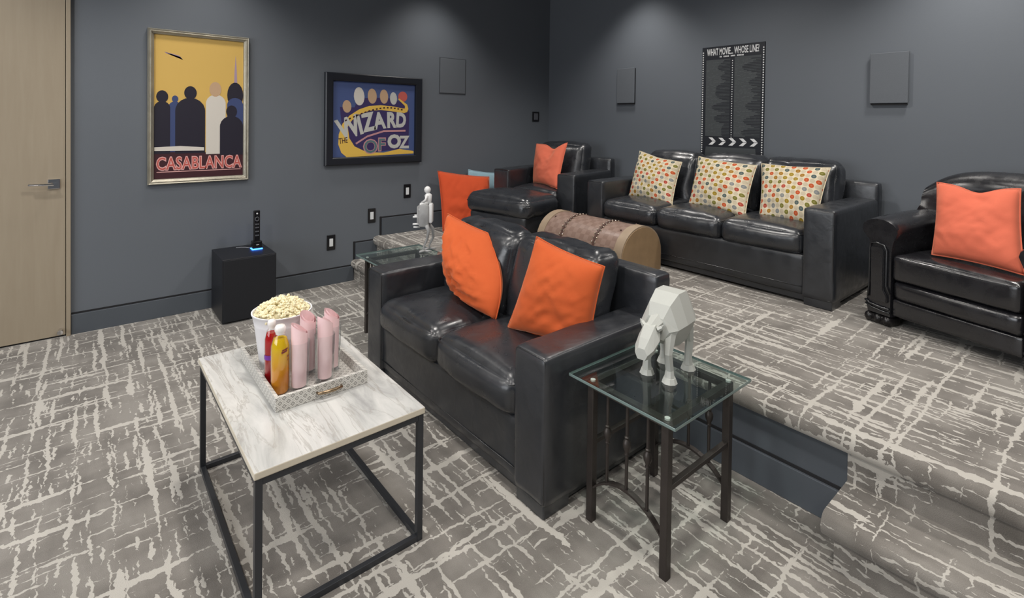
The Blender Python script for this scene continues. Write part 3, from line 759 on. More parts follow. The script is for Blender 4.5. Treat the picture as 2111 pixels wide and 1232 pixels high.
# ================================================================ TRUNK
t = thing('trunk', 'domed brown chequered leather trunk between loveseat and sofa', 'trunk', (2.83, 2.22, PZ))
TW, TL_, TH = 0.47, 0.86, 0.345
def dome(w, rr_, zc, h0, n=18, inset=0.0):
    pts = [(inset, h0)]
    for k in range(n + 1):
        a = R(180 - 180 * k / n); pts.append((w / 2 + (w / 2 - inset) * math.cos(a), zc + rr_ * math.sin(a)))
    pts.append((w - inset, h0)); return pts
fnY = lambda a, b, d: Vector((a, d, b))
link('body', prism(nb(), dome(TW, 0.205, 0.135, 0.012, inset=0.006), fnY, 0.03, TL_ - 0.03), TRUNKL, t, True, auto=40)
for d0, d1 in ((0.0, 0.012), (TL_ - 0.012, TL_)):
    link('end_panel', prism(nb(), dome(TW, 0.200, 0.135, 0.004, inset=0.010), fnY, d0, d1), TAN, t, True, auto=40)
for d0, d1 in ((0.004, 0.075), (TL_ - 0.075, TL_ - 0.004)):
    link('end_rim', prism(nb(), dome(TW, 0.211, 0.135, 0.0), fnY, d0, d1), TANRIM, t, True, auto=40)
for yc in (0.27, 0.60):
    s = link('strap', prism(nb(), dome(TW, 0.212, 0.135, 0.008, inset=0.002), fnY, yc - 0.008, yc + 0.008), STRAP, t, True, auto=40)
    bm = nb()
    for k in range(12):
        for dy in (-0.016, 0.016):
            a = R(176 - 9 * k); ball(bm, (TW / 2 + 0.233 * math.cos(a), yc + dy, 0.135 + 0.209 * math.sin(a)), 0.0065, 1)
    link('stud_row', bm, STUD, s, True)
bm = nb()
for dy in (0.10, 0.76):
    for k in range(3):
        a = R(165 - 45 * k); ball(bm, (TW / 2 + 0.232 * math.cos(a), dy, 0.135 + 0.209 * math.sin(a)), 0.007, 1)
link('corner_nails', bm, STRAP, t, True)
bm = nb(); box(bm, TW - 0.01, TW + 0.014, 0.06, 0.10, 0.10, 0.15, 0.004); box(bm, TW - 0.002, TW + 0.010, 0.06, 0.10, 0.05, 0.1, 0.003); link('clasp', bm, BRASS, t)

# ================================================================ MARBLE TABLE
t = thing('marble_table', 'square-tube metal table with a white marble top in the foreground', 'table', (0.37, 1.545, 0))
MX, MY, MZ = 0.535, 0.885, 0.462
bm = nb(); box(bm, -0.004, MX + 0.004, -0.004, MY + 0.004, MZ - 0.022, MZ, 0.003)
for f in bm.faces: f.material_index = 1 if abs(f.normal.z) < 0.5 else 0
link('table_top', bm, [MARBLE, MARBLE_EDGE], t)
q = 0.020
for a in (0, MX - q):
    for b in (0, MY - q): link('leg', box(nb(), a, a + q, b, b + q, 0, MZ - 0.0225, 0.001), STEEL, t)
for zz in (0.0, MZ - 0.0435):
    for a in (0, MX - q): link('rail', box(nb(), a + 0.001, a + q - 0.001, q, MY - q, zz, zz + q, 0.001), STEEL, t)
    for b in (0, MY - q): link('rail', box(nb(), q, MX - q, b + 0.001, b + q - 0.001, zz, zz + q, 0.001), STEEL, t)

# tray on the marble table
TZ = MZ
t = thing('serving_tray', 'square grey and white inlaid tray on the marble table', 'tray', (0.497, 1.818, TZ))
TX, TY, TH_ = 0.325, 0.50, 0.050
link('tray_floor', box(nb(), 0.008, TX - 0.008, 0.008, TY - 0.008, 0.0, 0.010), INLAYF, t)
for (a, b, c, d) in ((0, TX, 0, 0.012), (0, TX, TY - 0.012, TY), (0, 0.012, 0.012, TY - 0.012), (TX - 0.012, TX, 0.012, TY - 0.012)):
    link('tray_side', box(nb(), a, b, c, d, 0.0, TH_, 0.0015), INLAY, t)
bm = nb(); tube(bm, [(TX * 0.42, -0.002, 0.026), (TX * 0.43, -0.016, 0.027), (TX * 0.50, -0.020, 0.027), (TX * 0.60, -0.020, 0.027), (TX * 0.68, -0.016, 0.027), (TX * 0.69, -0.002, 0.026)], [0.004, 0.005, 0.0065, 0.0065, 0.005, 0.004], 8)
link('handle', bm, BRASS, t, True)
FZ = TZ + 0.0105
# popcorn tub
BX, BY = 0.614, 2.163
t = thing('popcorn_bucket', 'white paper bucket heaped with popcorn, in the tray', 'bucket', (BX, BY, FZ))
lathe_b = nb(); lathe(lathe_b, [(0.001, 0.002), (0.078, 0.0), (0.080, 0.004), (0.100, 0.165), (0.1015, 0.168), (0.1015, 0.172), (0.109, 0.208), (0.112, 0.210), (0.112, 0.214), (0.107, 0.214), (0.099, 0.175), (0.078, 0.01), (0.001, 0.008)], n=40, cap=False)
link('tub', lathe_b, BUCKET, t, True, auto=60)
bm = nb(); rnd = random.Random(3)
for i in range(330):
    a = rnd.random() * 2 * math.pi; r = 0.100 * math.sqrt(rnd.random())
    hz = 0.196 + 0.058 * (1 - (r / 0.104) ** 2) ** 0.8 + rnd.uniform(-0.006, 0.006)
    cx, cy2 = r * math.cos(a), r * math.sin(a)
    for k in range(4):
        ball(bm, (cx + rnd.uniform(-.0055, .0055), cy2 + rnd.uniform(-.0055, .0055), hz + rnd.uniform(-.005, .005)), rnd.uniform(0.0038, 0.0066), 1 if k else 2)
bmesh.ops.create_cone(bm, cap_ends=True, segments=24, radius1=0.101, radius2=0.06, depth=0.05, matrix=Matrix.Translation((0, 0, 0.212)))
pc = link('popcorn', bm, POPCORN, t, True); pc['kind'] = 'stuff'
# bottles
def bottle(x, y, liq, lab, label_mat, h=0.235, r=0.030):
    t = thing('drink_bottle', lab, 'bottle', (x, y, FZ))
    link('liquid', lathe(nb(), [(0.001, 0.002), (r * 0.8, 0.002), (r * 0.96, 0.010), (r * 0.95, h * 0.60), (r * 0.93, h * 0.70), (r * 0.70, h * 0.80), (0.001, h * 0.80)], n=28, cap=False), liq, t, True, auto=60)
    link('bottle_body', lathe(nb(), [(0.001, 0.0), (r * 0.86, 0.0), (r, 0.008), (r, h * 0.62), (r * 0.97, h * 0.71), (r * 0.72, h * 0.82), (r * 0.42, h * 0.875), (r * 0.42, h * 0.90)], n=28, cap=False), PET, t, True, auto=60)
    link('cap', lathe(nb(), [(0.001, h * 0.865), (r * 0.50, h * 0.865), (r * 0.52, h * 0.89), (r * 0.62, h * 0.915), (r * 0.62, h * 0.955), (r * 0.45, h * 0.99), (0.001, h)], n=20, cap=False), CAPPL, t, True, auto=60)
    bm = nb()   # a label band, part way round
    for k in range(10):
        pass
    zz = (h * 0.40, h * 0.47) if liq is REDLIQ else (h * 0.28, h * 0.55)
    a0, a1 = (170, 330) if liq is REDLIQ else (185, 330)
    vs = [[bm.verts.new(((r + 0.0006) * math.cos(R(a0 + (a1 - a0) * k / 12)), (r + 0.0006) * math.sin(R(a0 + (a1 - a0) * k / 12)), z)) for z in zz] for k in range(13)]
    for A, B in zip(vs, vs[1:]): bm.faces.new((A[0], B[0], B[1], A[1]))
    if liq is REDLIQ: link('label', bm, label_mat, t, True)
    else: bm.free()
    if liq is not REDLIQ:
        bm = nb()
        for (b0, b1, z0, z1) in ((262, 300, h * 0.61, h * 0.635), (266, 306, h * 0.645, h * 0.665), (302, 312, h * 0.53, h * 0.56), (302, 310, h * 0.48, h * 0.50)):
            vv = [[bm.verts.new(((r + 0.0007) * math.cos(R(b0 + (b1 - b0) * k / 6)), (r + 0.0007) * math.sin(R(b0 + (b1 - b0) * k / 6)), z + 0.004 * k / 6)) for z in (z0, z1)] for k in range(7)]
            for A, B in zip(vv, vv[1:]): bm.faces.new((A[0], B[0], B[1], A[1]))
        link('label', bm, MAROON, t, True)
    return t
bottle(0.536, 2.015, REDLIQ, 'red drink bottle with a pale cap beside the popcorn bucket', PURPLE, 0.238, 0.024)
bottle(0.5425, 1.931, YELLOWLIQ, 'yellow drink bottle with a pale cap at the front of the tray', ORANGELBL, 0.243, 0.031)
# tumblers with rolled napkins
def tumbler_set(x, y, rot, lab_g, lab_n, h=0.235, seed=0):
    t = thing('drinking_glass', lab_g, 'glass', (x, y, FZ), group='tumblers in the tray')
    link('tumbler', lathe(nb(), [(0.001, 0.0), (0.031, 0.0), (0.033, 0.004), (0.037, 0.175), (0.0355, 0.175), (0.0315, 0.012), (0.001, 0.010)], n=28, cap=False), TUMBLER, t, True, auto=60)
    bm = nb(); rows = 9; turns = 1.7; m = 44; g = []
    for k in range(m + 1):
        f = k / m; a = rot + f * turns * 2 * math.pi; r = 0.0205 + 0.0105 * f
        topz = h - 0.036 * (0.5 - 0.5 * math.cos(f * turns * 2 * math.pi + 0.6)) - 0.01 * f
        col = []
        for j in range(rows + 1):
            s = j / rows; z = 0.014 + (topz - 0.014) * s
            rr = min(r * (0.90 + 0.12 * s), 0.0305 + 0.004 * s) + 0.001 * noise.noise(Vector((a, z * 30, seed)))
            col.append(bm.verts.new((rr * math.cos(a), rr * math.sin(a), z)))
        g.append(col)
    for A, B in zip(g, g[1:]):
        for j in range(rows): bm.faces.new((A[j], B[j], B[j + 1], A[j + 1]))
    n = link('paper_napkin', bm, PINK, None, True, loc=(x, y, FZ)); tag(n, lab_n, 'napkin', 'rolled pink napkins')
tumbler_set(0.601, 1.912, R(200), 'clear tumbler right of the yellow bottle', 'rolled pink napkin standing right of the yellow bottle', 0.247, 1)
tumbler_set(0.667, 2.020, R(150), 'clear tumbler behind, next to the popcorn bucket', 'rolled pink napkin next to the popcorn bucket', 0.240, 2)
tumbler_set(0.696, 1.918, R(230), 'clear tumbler nearest the tray handle', 'rolled pink napkin nearest the tray handle', 0.252, 3)
tumbler_set(0.747, 1.987, R(180), 'clear tumbler by the right side of the tray', 'rolled pink napkin by the right side of the tray', 0.244, 4)

# ================================================================ GLASS SIDE TABLES
def glass_table(name, label, loc):
    t = thing(name, label, 'table', loc, group='glass-topped iron side tables')
    LX, LY, H = 0.412, 0.338, 0.51; b = 0.027
    bm = nb(); box(bm, -0.038, LX + 0.038, -0.048, LY + 0.060, H + 0.006, H + 0.018, 0.0025)
    for f in bm.faces: f.material_index = 1 if abs(f.normal.z) < 0.6 else 0
    link('glass_top', bm, [GLASS, GLASS_EDGE], t)
    for x in (0, LX - b):
        for y in (0, LY - b):
            link('leg', box(nb(), x, x + b, y, y + b, 0, H, 0.002), IRON, t)
            bm = nb(); cyl(bm, (x + b / 2, y + b / 2, H + 0.003), 0.009, 0.006, 16); link('glass_pad', bm, CAPPL, t, True, auto=40)
    for y in (0, LY - b): link('top_rail', box(nb(), b, LX - b, y + 0.001, y + b - 0.001, H - 0.024, H, 0.001), IRON, t)
    for x in (0, LX - b): link('top_rail', box(nb(), x + 0.001, x + b - 0.001, b, LY - b, H - 0.024, H, 0.001), IRON, t)
    for y in (0, LY - b): link('side_rail', box(nb(), b, LX - b, y + 0.004, y + b - 0.004, 0.278, 0.294, 0.001), IRON, t)
    for x in (b / 2, LX - b / 2):
        bm = nb(); pts = []; K = 14
        for k in range(K + 1):
            y = b * 0.6 + (LY - 1.2 * b) * k / K; s = 2 * k / K - 1
            pts.append((x, y, 0.195 - 0.078 * abs(s) ** 2.2))
        rings = []
        for (px, py, pz) in pts:
            rings.append([bm.verts.new((px + dx, py, pz + dz)) for dx, dz in ((-0.010, -0.004), (0.010, -0.004), (0.010, 0.004), (-0.010, 0.004))])
        for A, B in zip(rings, rings[1:]):
            for k in range(4): bm.faces.new((A[k], A[(k + 1) % 4], B[(k + 1) % 4], B[k]))
        bm.faces.new(rings[0]); bm.faces.new(rings[-1]); bmesh.ops.recalc_face_normals(bm, faces=bm.faces)
        link('arch', bm, IRON, t)
        for k in (1, 2, 3):
            y = LY * k / 4; s = 2 * k / 4 - 1; zb = 0.195 - 0.078 * abs(s) ** 2.2
            bm = nb(); r = 0.0058; zm = 0.352
            lathe(bm, [(r, zb), (r, zm - 0.036), (r * 1.6, zm - 0.032), (r * 1.2, zm - 0.024), (r * 2.3, zm - 0.010), (r * 2.5, zm), (r * 2.3, zm + 0.010), (r * 1.2, zm + 0.020), (r * 1.6, zm + 0.026), (r, zm + 0.030), (r, H - 0.02)], (x, y, 0), 14)
            link('baluster', bm, IRON, t, True, auto=40)
    return t
gt = glass_table('side_table', 'iron side table with a glass top at the right arm of the loveseat', (1.416, 0.915, 0))
g2 = copy_tree(gt); g2.location = (1.475, 2.985, 0)
g2['label'] = 'matching glass-topped iron side table behind the left arm of the loveseat'

# ================================================================ FIGURINES
GZ = 0.5285
def faceted(bm, pts, faces):
    vs = [bm.verts.new(p) for p in pts]
    for f in faces: bm.faces.new([vs[i] for i in f])
def hexa(bm, a, b):
    """loft two quads (lists of 4 points)"""
    A = [bm.verts.new(p) for p in a]; B = [bm.verts.new(p) for p in b]
    bm.faces.new(A); bm.faces.new(B[::-1])
    for i in range(4): bm.faces.new((A[i], B[i], B[(i + 1) % 4], A[(i + 1) % 4]))
t = thing('animal_sculpture', 'pale grey faceted four-legged animal sculpture on the near glass table', 'figurine', (1.668, 1.092, GZ), R(6))
# local: faces -x;  length along x, width along y
bm = nb()
secs = [(-0.085, 0.052, 0.150, 0.225), (-0.058, 0.074, 0.125, 0.268), (-0.005, 0.084, 0.115, 0.300), (0.055, 0.084, 0.120, 0.300), (0.095, 0.066, 0.145, 0.272), (0.112, 0.040, 0.170, 0.235)]
prev = None
for (x, hw, z0, z1) in secs:
    zm = z0 + (z1 - z0) * 0.45
    ring = [bm.verts.new(p) for p in ((x, -hw * 0.6, z0), (x, hw * 0.6, z0), (x, hw, zm), (x, hw * 0.55, z1), (x, -hw * 0.55, z1), (x, -hw, zm))]
    if prev:
        for k in range(6): bm.faces.new((prev[k], prev[(k + 1) % 6], ring[(k + 1) % 6], ring[k]))
    else: bm.faces.new(ring)
    prev = ring
bm.faces.new(prev[::-1]); bmesh.ops.recalc_face_normals(bm, faces=bm.faces)
link('body', bm, WHITEFIG, t)
bm = nb(); tube(bm, [(-0.07, 0, 0.205), (-0.105, 0, 0.195), (-0.125, 0, 0.185)], [0.034, 0.026, 0.022], 7); link('neck', bm, WHITEFIG, t)
bm = nb(); prev = None
for (x, hw, z0, z1) in ((-0.106, 0.030, 0.138, 0.212), (-0.130, 0.041, 0.122, 0.208), (-0.163, 0.036, 0.106, 0.172), (-0.184, 0.024, 0.104, 0.142)):
    ring = [bm.verts.new(p) for p in ((x, -hw * 0.6, z0), (x, hw * 0.6, z0), (x, hw, (z0 + z1) / 2), (x, hw * 0.5, z1), (x, -hw * 0.5, z1), (x, -hw, (z0 + z1) / 2))]
    if prev:
        for k in range(6): bm.faces.new((prev[k], prev[(k + 1) % 6], ring[(k + 1) % 6], ring[k]))
    else: bm.faces.new(ring)
    prev = ring
bm.faces.new(prev[::-1]); bmesh.ops.recalc_face_normals(bm, faces=bm.faces)
link('head', bm, WHITEFIG, t)
for s in (-1, 1):
    bm = nb(); tube(bm, [(-0.118, s * 0.026, 0.198), (-0.112, s * 0.040, 0.208), (-0.116, s * 0.044, 0.216)], [0.010, 0.007, 0.002], 5); link('ear', bm, WHITEFIG, t)
for (x, y, k) in ((-0.058, -0.042, -0.02), (-0.062, 0.042, 0.012), (0.078, -0.042, 0.012), (0.074, 0.042, -0.01)):
    bm = nb(); tube(bm, [(x, y, 0.175), (x + k, y * 1.1, 0.105), (x + k * 0.3, y * 1.1, 0.045), (x + k * 0.3, y * 1.1, 0.018)], [0.024, 0.0155, 0.0145, 0.018], 7)
    l_ = link('leg', bm, WHITEFIG, t)
    bm = nb(); cyl(bm, (x + k * 0.3, y * 1.1, 0.009), 0.028, 0.018, 9, 0.021); link('hoof', bm, WHITEFIG, l_)
bm = nb(); tube(bm, [(0.108, 0, 0.235), (0.125, 0, 0.20), (0.128, 0, 0.155)], [0.008, 0.006, 0.004], 5); link('tail', bm, WHITEFIG, t)

t = thing('rider_figurine', 'white and grey rider figurine on long thin legs on the far glass table', 'figurine', (1.865, 3.165, GZ), R(-40))
bm = nb()
tube(bm, [(0.0, -0.030, 0.19), (0.016, -0.034, 0.15), (0.006, -0.034, 0.09), (-0.02, -0.036, 0.03), (-0.005, -0.036, 0.008)], [0.017, 0.012, 0.009, 0.007, 0.007], 7)
link('leg', bm, GREYFIG, t, True)
bm = nb(); tube(bm, [(0.0, 0.030, 0.19), (0.036, 0.036, 0.15), (0.038, 0.038, 0.09), (0.010, 0.038, 0.03), (0.015, 0.038, 0.008)], [0.017, 0.012, 0.009, 0.007, 0.007], 7)
link('leg', bm, GREYFIG, t, True)
bm = nb()
for (cx, cy2) in ((-0.005, -0.036), (0.015, 0.038)):
    for a in (150, 210, 20): tube(bm, [(cx, cy2, 0.012), (cx + 0.045 * math.cos(R(a)), cy2 + 0.035 * math.sin(R(a)), 0.006)], [0.007, 0.006], 6)
link('feet', bm, GREYFIG, t, True)
bm = nb(); box(bm, -0.055, 0.015, -0.045, 0.045, 0.175, 0.335, 0.014, 2); box(bm, -0.068, -0.05, -0.035, 0.035, 0.20, 0.32, 0.006)
link('mount_body', bm, GREYFIG, t, True, auto=35)
bm = nb()
for (y, z) in ((-0.03, 0.245), (0.03, 0.245), (-0.03, 0.195), (0.03, 0.185), (0.0, 0.168)): tube(bm, [(-0.05, y, z), (-0.095, y, z)], [0.005, 0.007], 7)
link('stubs', bm, WHITEGLOSS, t, True)
bm = nb(); box(bm, 0.012, 0.040, -0.030, 0.030, 0.20, 0.34, 0.012, 2); link('saddle_pack', bm, WHITEGLOSS, t, True, auto=35)
bm = nb()
tube(bm, [(0.005, 0, 0.335), (0.008, 0, 0.36), (0.006, 0, 0.395), (0.004, 0, 0.41)], [0.022, 0.022, 0.026, 0.012], 10)
ball(bm, (0.0, 0, 0.432), 0.024, 2, (1, 0.95, 1.1))
for s in (-1, 1):
    tube(bm, [(0.0, s * 0.026, 0.395), (-0.006, s * 0.036, 0.365), (-0.034, s * 0.026, 0.345)], [0.010, 0.009, 0.007], 7)
    tube(bm, [(0.005, s * 0.016, 0.340), (-0.040, s * 0.028, 0.335), (-0.048, s * 0.036, 0.29)], [0.014, 0.012, 0.009], 7)
link('rider', bm, WHITEGLOSS, t, True)

# ================================================================ SUBWOOFER + REMOTE
t = thing('subwoofer', 'black box subwoofer on the floor beneath the framed yellow poster', 'speaker', (0.748, 4.025, 0))
link('cabinet', box(nb(), 0, 0.355, 0.012, 0.40, 0.008, 0.455, 0.004), SUBBLACK, t)
link('grille', box(nb(), 0.006, 0.349, 0.0, 0.012, 0.014, 0.449, 0.004), simple('black_speaker_cloth', (0.006, 0.007, 0.010), 0.8, nscale=400, nstr=0.4), t)
for a in (0.04, 0.315):
    for b in (0.05, 0.35): bm = nb(); cyl(bm, (a, b, 0.004), 0.015, 0.008, 12); link('foot', bm, PLASTIC, t)
t = thing('remote_dock', 'black charging dock with blue light on the subwoofer', 'dock', (1.018, 4.25, 0.455))
link('cradle', box(nb(), -0.034, 0.034, -0.03, 0.03, 0.006, 0.062, 0.006), PLASTIC, t)
link('status_light', box(nb(), -0.036, 0.036, -0.033, 0.032, 0.0, 0.006, 0.001), BLUEGLOW, t)
bm = nb(); box(bm, -0.008, 0.010, -0.032, -0.029, 0.034, 0.038); link('badge', bm, WHITEPL, t)
t = thing('remote_control', 'slim black remote control standing in the dock', 'remote', (1.020, 4.255, 0.492))
link('case', box(nb(), -0.023, 0.023, -0.010, 0.012, 0.0, 0.255, 0.006), PLASTIC, t)
for z in (0.06, 0.09, 0.12, 0.145):
    for x in (-0.012, 0.002): link('button', box(nb(), x, x + 0.011, -0.0125, -0.009, z, z + 0.010, 0.001), GREYPL, t)
bm = nb(); tube(bm, [(0.013 * math.cos(R(a)), -0.0115, 0.190 + 0.015 * math.sin(R(a))) for a in range(0, 360, 24)], 0.003, 6, closed=True); link('dial', bm, GREYPL, t, True)
bm = nb(); cyl(bm, (0, -0.0105, 0.232), 0.006, 0.004, 12, axis='Y'); link('button', bm, WHITEPL, t)
bm = nb(); tube(bm, [(0.90, 4.36, 0.4585), (0.93, 4.352, 0.4585), (0.96, 4.33, 0.4585), (0.99, 4.28, 0.4585)], 0.0022, 6)
c = link('power_cord', bm, simple('grey_cord', (0.25, 0.26, 0.28), 0.4), None, True); tag(c, 'thin pale cord lying on the subwoofer top', 'cord')

# ================================================================ PICTURES
def text_mesh(s, size, extr=0.0005, offset=0.0, shear=0.0, spacing=1.0, align='CENTER'):
    cu = bpy.data.curves.new('t', 'FONT'); cu.body = s; cu.size = size; cu.extrude = extr; cu.offset = offset; cu.shear = shear
    cu.space_character = spacing; cu.align_x = align; cu.resolution_u = 3
    o = bpy.data.objects.new('t', cu); COL.objects.link(o)
    dg = bpy.context.evaluated_depsgraph_get(); me = bpy.data.meshes.new_from_object(o.evaluated_get(dg))
    bpy.data.objects.remove(o); bpy.data.curves.remove(cu); return me
def add_text(bm, s, size, mat4, **k):
    me = text_mesh(s, size, **k); me.transform(mat4); bm.from_mesh(me); bpy.data.meshes.remove(me)
def frameM(O, right, up):  # local x->right, y->up, z->normal towards viewer
    r = Vector(right).normalized(); u = Vector(up).normalized(); n = r.cross(u)
    return Matrix(((r.x, u.x, n.x, O[0]), (r.y, u.y, n.y, O[1]), (r.z, u.z, n.z, O[2]), (0, 0, 0, 1)))
def poly(bm, M4, pts, d=0.0, th=0.0006):
    prism(bm, pts, lambda a, b, z: M4 @ Vector((a, b, z)), d, d + th)
def ell(cx, cy2, rx, ry, n=22, rot=0):
    return [(cx + rx * math.cos(2 * math.pi * k / n) * math.cos(rot) - ry * math.sin(2 * math.pi * k / n) * math.sin(rot), cy2 + rx * math.cos(2 * math.pi * k / n) * math.sin(rot) + ry * math.sin(2 * math.pi * k / n) * math.cos(rot)) for k in range(n)]
def frame_ring(w, h, fw_, d0, d1, M4, prof=None):
    """mitred frame, profile = list of (inset, depth)"""
    prof = prof or [(0, d0), (0, d1), (fw_, d1), (fw_, d0)]
    bm = nb(); rings = []
    for (i, d) in prof: rings.append([bm.verts.new(M4 @ Vector(p)) for p in ((i, i, d), (w - i, i, d), (w - i, h - i, d), (i, h - i, d))])
    for A, B in zip(rings, rings[1:] + rings[:1]):
        for k in range(4): bm.faces.new((A[k], A[(k + 1) % 4], B[(k + 1) % 4], B[k]))
    bmesh.ops.recalc_face_normals(bm, faces=bm.faces); return bm
def flat(name, col, rough=0.5): return simple(name, col, rough)
# --- yellow film poster
PW, PH = 0.655, 1.115
t = thing('framed_poster', 'yellow film poster in a weathered silver frame, with CASABLANCA lettering', 'picture', (0.352, YW, 0.962), group='framed film posters')
M0 = frameM((0, -0.001, 0), (1, 0, 0), (0, 0, 1))
fr = frame_ring(PW, PH, 0.04, 0, 0.03, M0, [(0, 0.0), (0, 0.022), (0.006, 0.034), (0.014, 0.030), (0.020, 0.036), (0.028, 0.026), (0.036, 0.022), (0.040, 0.010), (0.040, 0)])
link('frame', fr, SILVERFR, t, True, auto=30)
POSTY = flat('poster_yellow_print', (0.62, 0.40, 0.10)); POSTD = flat('poster_dark_print', (0.012, 0.010, 0.022)); POSTB = flat('poster_blue_print', (0.04, 0.06, 0.16))
POSTW = flat('poster_cream_print', (0.62, 0.58, 0.52)); POSTR = flat('poster_red_print', (0.50, 0.10, 0.08)); POSTP = flat('poster_pink_print', (0.72, 0.40, 0.38))
POSTSK = flat('poster_tan_print', (0.50, 0.33, 0.20)); POSTMA = flat('poster_maroon_print', (0.045, 0.010, 0.016)); POSTV = flat('poster_violet_print', (0.36, 0.26, 0.36))
bm = nb(); poly(bm, M0, [(0.038, 0.038), (PW - 0.038, 0.038), (PW - 0.038, PH - 0.038), (0.038, PH - 0.038)], 0.008, 0.002); pr = link('print', bm, POSTY, t)
def shape(nm, pts, mat, d, parent=None, M4=None):
    bm = nb(); poly(bm, M4 or M0, pts, d); return link(nm, bm, mat, parent or pr)
shape('printed_ground', [(0.04, 0.04), (PW - 0.04, 0.04), (PW - 0.04, 0.215), (0.04, 0.235)], POSTMA, 0.0104)
def arch_form(cx, base, top, hw, mat, d, hr=None):
    pts = [(cx - hw, base), (cx - hw, top - hw)] + [(cx + hw * math.cos(R(k)), top - hw + hw * math.sin(R(k))) for k in range(170, 9, -20)] + [(cx + hw, top - hw), (cx + hw, base)]
    shape('printed_form', pts, mat, d)
    if hr: shape('printed_form', ell(cx, top + hr * 0.9, hr, hr * 1.25, 20), mat, d + 0.0002)
shape('printed_spire', [(0.548, 0.62), (0.555, 0.86), (0.562, 0.97), (0.569, 0.86), (0.578, 0.62)], POSTV, 0.0102)
shape('printed_streak', [(0.10, 0.955), (0.19, 0.935), (0.215, 0.905), (0.20, 0.925), (0.11, 0.945)], POSTV, 0.0102)
shape('printed_form', ell(0.560, 0.66, 0.056, 0.10, 18), POSTD, 0.0104)
arch_form(0.166, 0.23, 0.60, 0.040, POSTB, 0.0104, 0.020)
arch_form(0.088, 0.22, 0.60, 0.048, POSTD, 0.0110, 0.036)
arch_form(0.262, 0.22, 0.63, 0.095, POSTD, 0.0112, 0.040)
arch_form(0.560, 0.21, 0.64, 0.056, POSTB, 0.0108)
arch_form(0.428, 0.21, 0.66, 0.066, POSTW, 0.0112)
shape('printed_form', ell(0.424, 0.700, 0.040, 0.056, 18), POSTSK, 0.0116)
arch_form(0.535, 0.20, 0.50, 0.080, POSTD, 0.0118, 0.038)
shape('printed_form', [(0.041, 0.242), (0.35, 0.238), (0.35, 0.262), (0.20, 0.275), (0.041, 0.268)], POSTW, 0.0118)
bm = nb(); add_text(bm, 'CASABLANCA', 0.128, M0 @ Matrix.Translation((PW / 2, 0.105, 0.0110)) @ Matrix.Diagonal((0.665, 1, 1, 1)), offset=0.0065, spacing=1.02); link('lettering_outline', bm, POSTP, t)
bm = nb(); add_text(bm, 'CASABLANCA', 0.128, M0 @ Matrix.Translation((PW / 2, 0.105, 0.0122)) @ Matrix.Diagonal((0.665, 1, 1, 1)), spacing=1.02); link('lettering', bm, POSTR, t)
shape('underline', [(0.055, 0.086), (PW - 0.055, 0.086), (PW - 0.055, 0.091), (0.055, 0.091)], POSTP, 0.0112)
# --- blue film poster in black frame
QW, QH = 0.943, 0.812
t = thing('framed_poster', 'blue film poster with a yellow curved band in a wide black frame', 'picture', (1.605, YW, 1.042), group='framed film posters')
link('frame', frame_ring(QW, QH, 0.075, 0, 0.04, M0, [(0, 0.0), (0, 0.035), (0.008, 0.042), (0.055, 0.040), (0.068, 0.034), (0.072, 0.012), (0.072, 0)]), BLACKFR, t, True, auto=30)
bm = nb(); poly(bm, M0, [(0.07, 0.07), (QW - 0.07, 0.07), (QW - 0.07, QH - 0.07), (0.07, QH - 0.07)], 0.010, 0.002); pr = link('print', bm, flat('poster_royal_blue', (0.055, 0.085, 0.22)), t)
OZY = flat('poster_gold', (0.72, 0.46, 0.08)); OZN = flat('poster_navy', (0.035, 0.022, 0.10)); OZG = flat('poster_silver', (0.50, 0.50, 0.47)); OZT = flat('poster_teal', (0.09, 0.16, 0.17)); OZP = flat('poster_rose', (0.50, 0.25, 0.27))
def uv(px, py):  # picture fractions from zoomed reading -> poster metres
    return (0.07 + (QW - 0.14) * px, 0.07 + (QH - 0.14) * py)
def U(l): return [uv(*p) for p in l]
shape('printed_cloud', U([(0.10, 0.45), (0.08, 0.66), (0.25, 0.66), (0.28, 0.78), (0.5, 0.80), (0.7, 0.80), (0.85, 0.74), (0.93, 0.62), (0.92, 0.1), (0.2, 0.03), (0.10, 0.2)]), OZN, 0.0122)
shape('printed_band', U([(0.16, 0.0), (0.10, 0.06), (0.065, 0.17), (0.07, 0.30), (0.11, 0.44), (0.19, 0.55), (0.30, 0.635), (0.42, 0.685), (0.56, 0.70), (0.70, 0.69), (0.84, 0.665), (0.87, 0.665), (0.87, 0.70), (0.78, 0.79), (0.79, 0.805), (0.90, 0.72), (0.915, 0.66), (0.90, 0.615), (0.86, 0.60), (0.70, 0.62), (0.56, 0.635), (0.42, 0.62), (0.30, 0.565), (0.22, 0.49), (0.17, 0.40), (0.19, 0.25), (0.25, 0.14), (0.40, 0.055), (0.60, 0.045), (0.80, 0.09), (0.99, 0.055), (0.99, 0.02)]), OZY, 0.0128)
for (x, y, rx, ry, c) in ((0.16, 0.67, 0.050, 0.085, POSTSK), (0.30, 0.81, 0.062, 0.125, POSTW), (0.455, 0.82, 0.055, 0.105, POSTSK), (0.60, 0.82, 0.052, 0.10, POSTSK), (0.72, 0.80, 0.045, 0.09, OZG), (0.84, 0.83, 0.06, 0.075, POSTR)):
    a, b = uv(x, y); shape('printed_oval', ell(a, b, rx * 0.80, ry * 0.66, 18, 0.06), c, 0.0126)
bm = nb()
W1 = 'WIZARD'; xs = [0.215, 0.335, 0.430, 0.555, 0.695, 0.815]; ys = [0.27, 0.315, 0.355, 0.385, 0.40, 0.405]; sz = [0.255, 0.245, 0.225, 0.205, 0.195, 0.185]; rot = [18, 15, 12, 7, 2, -3]
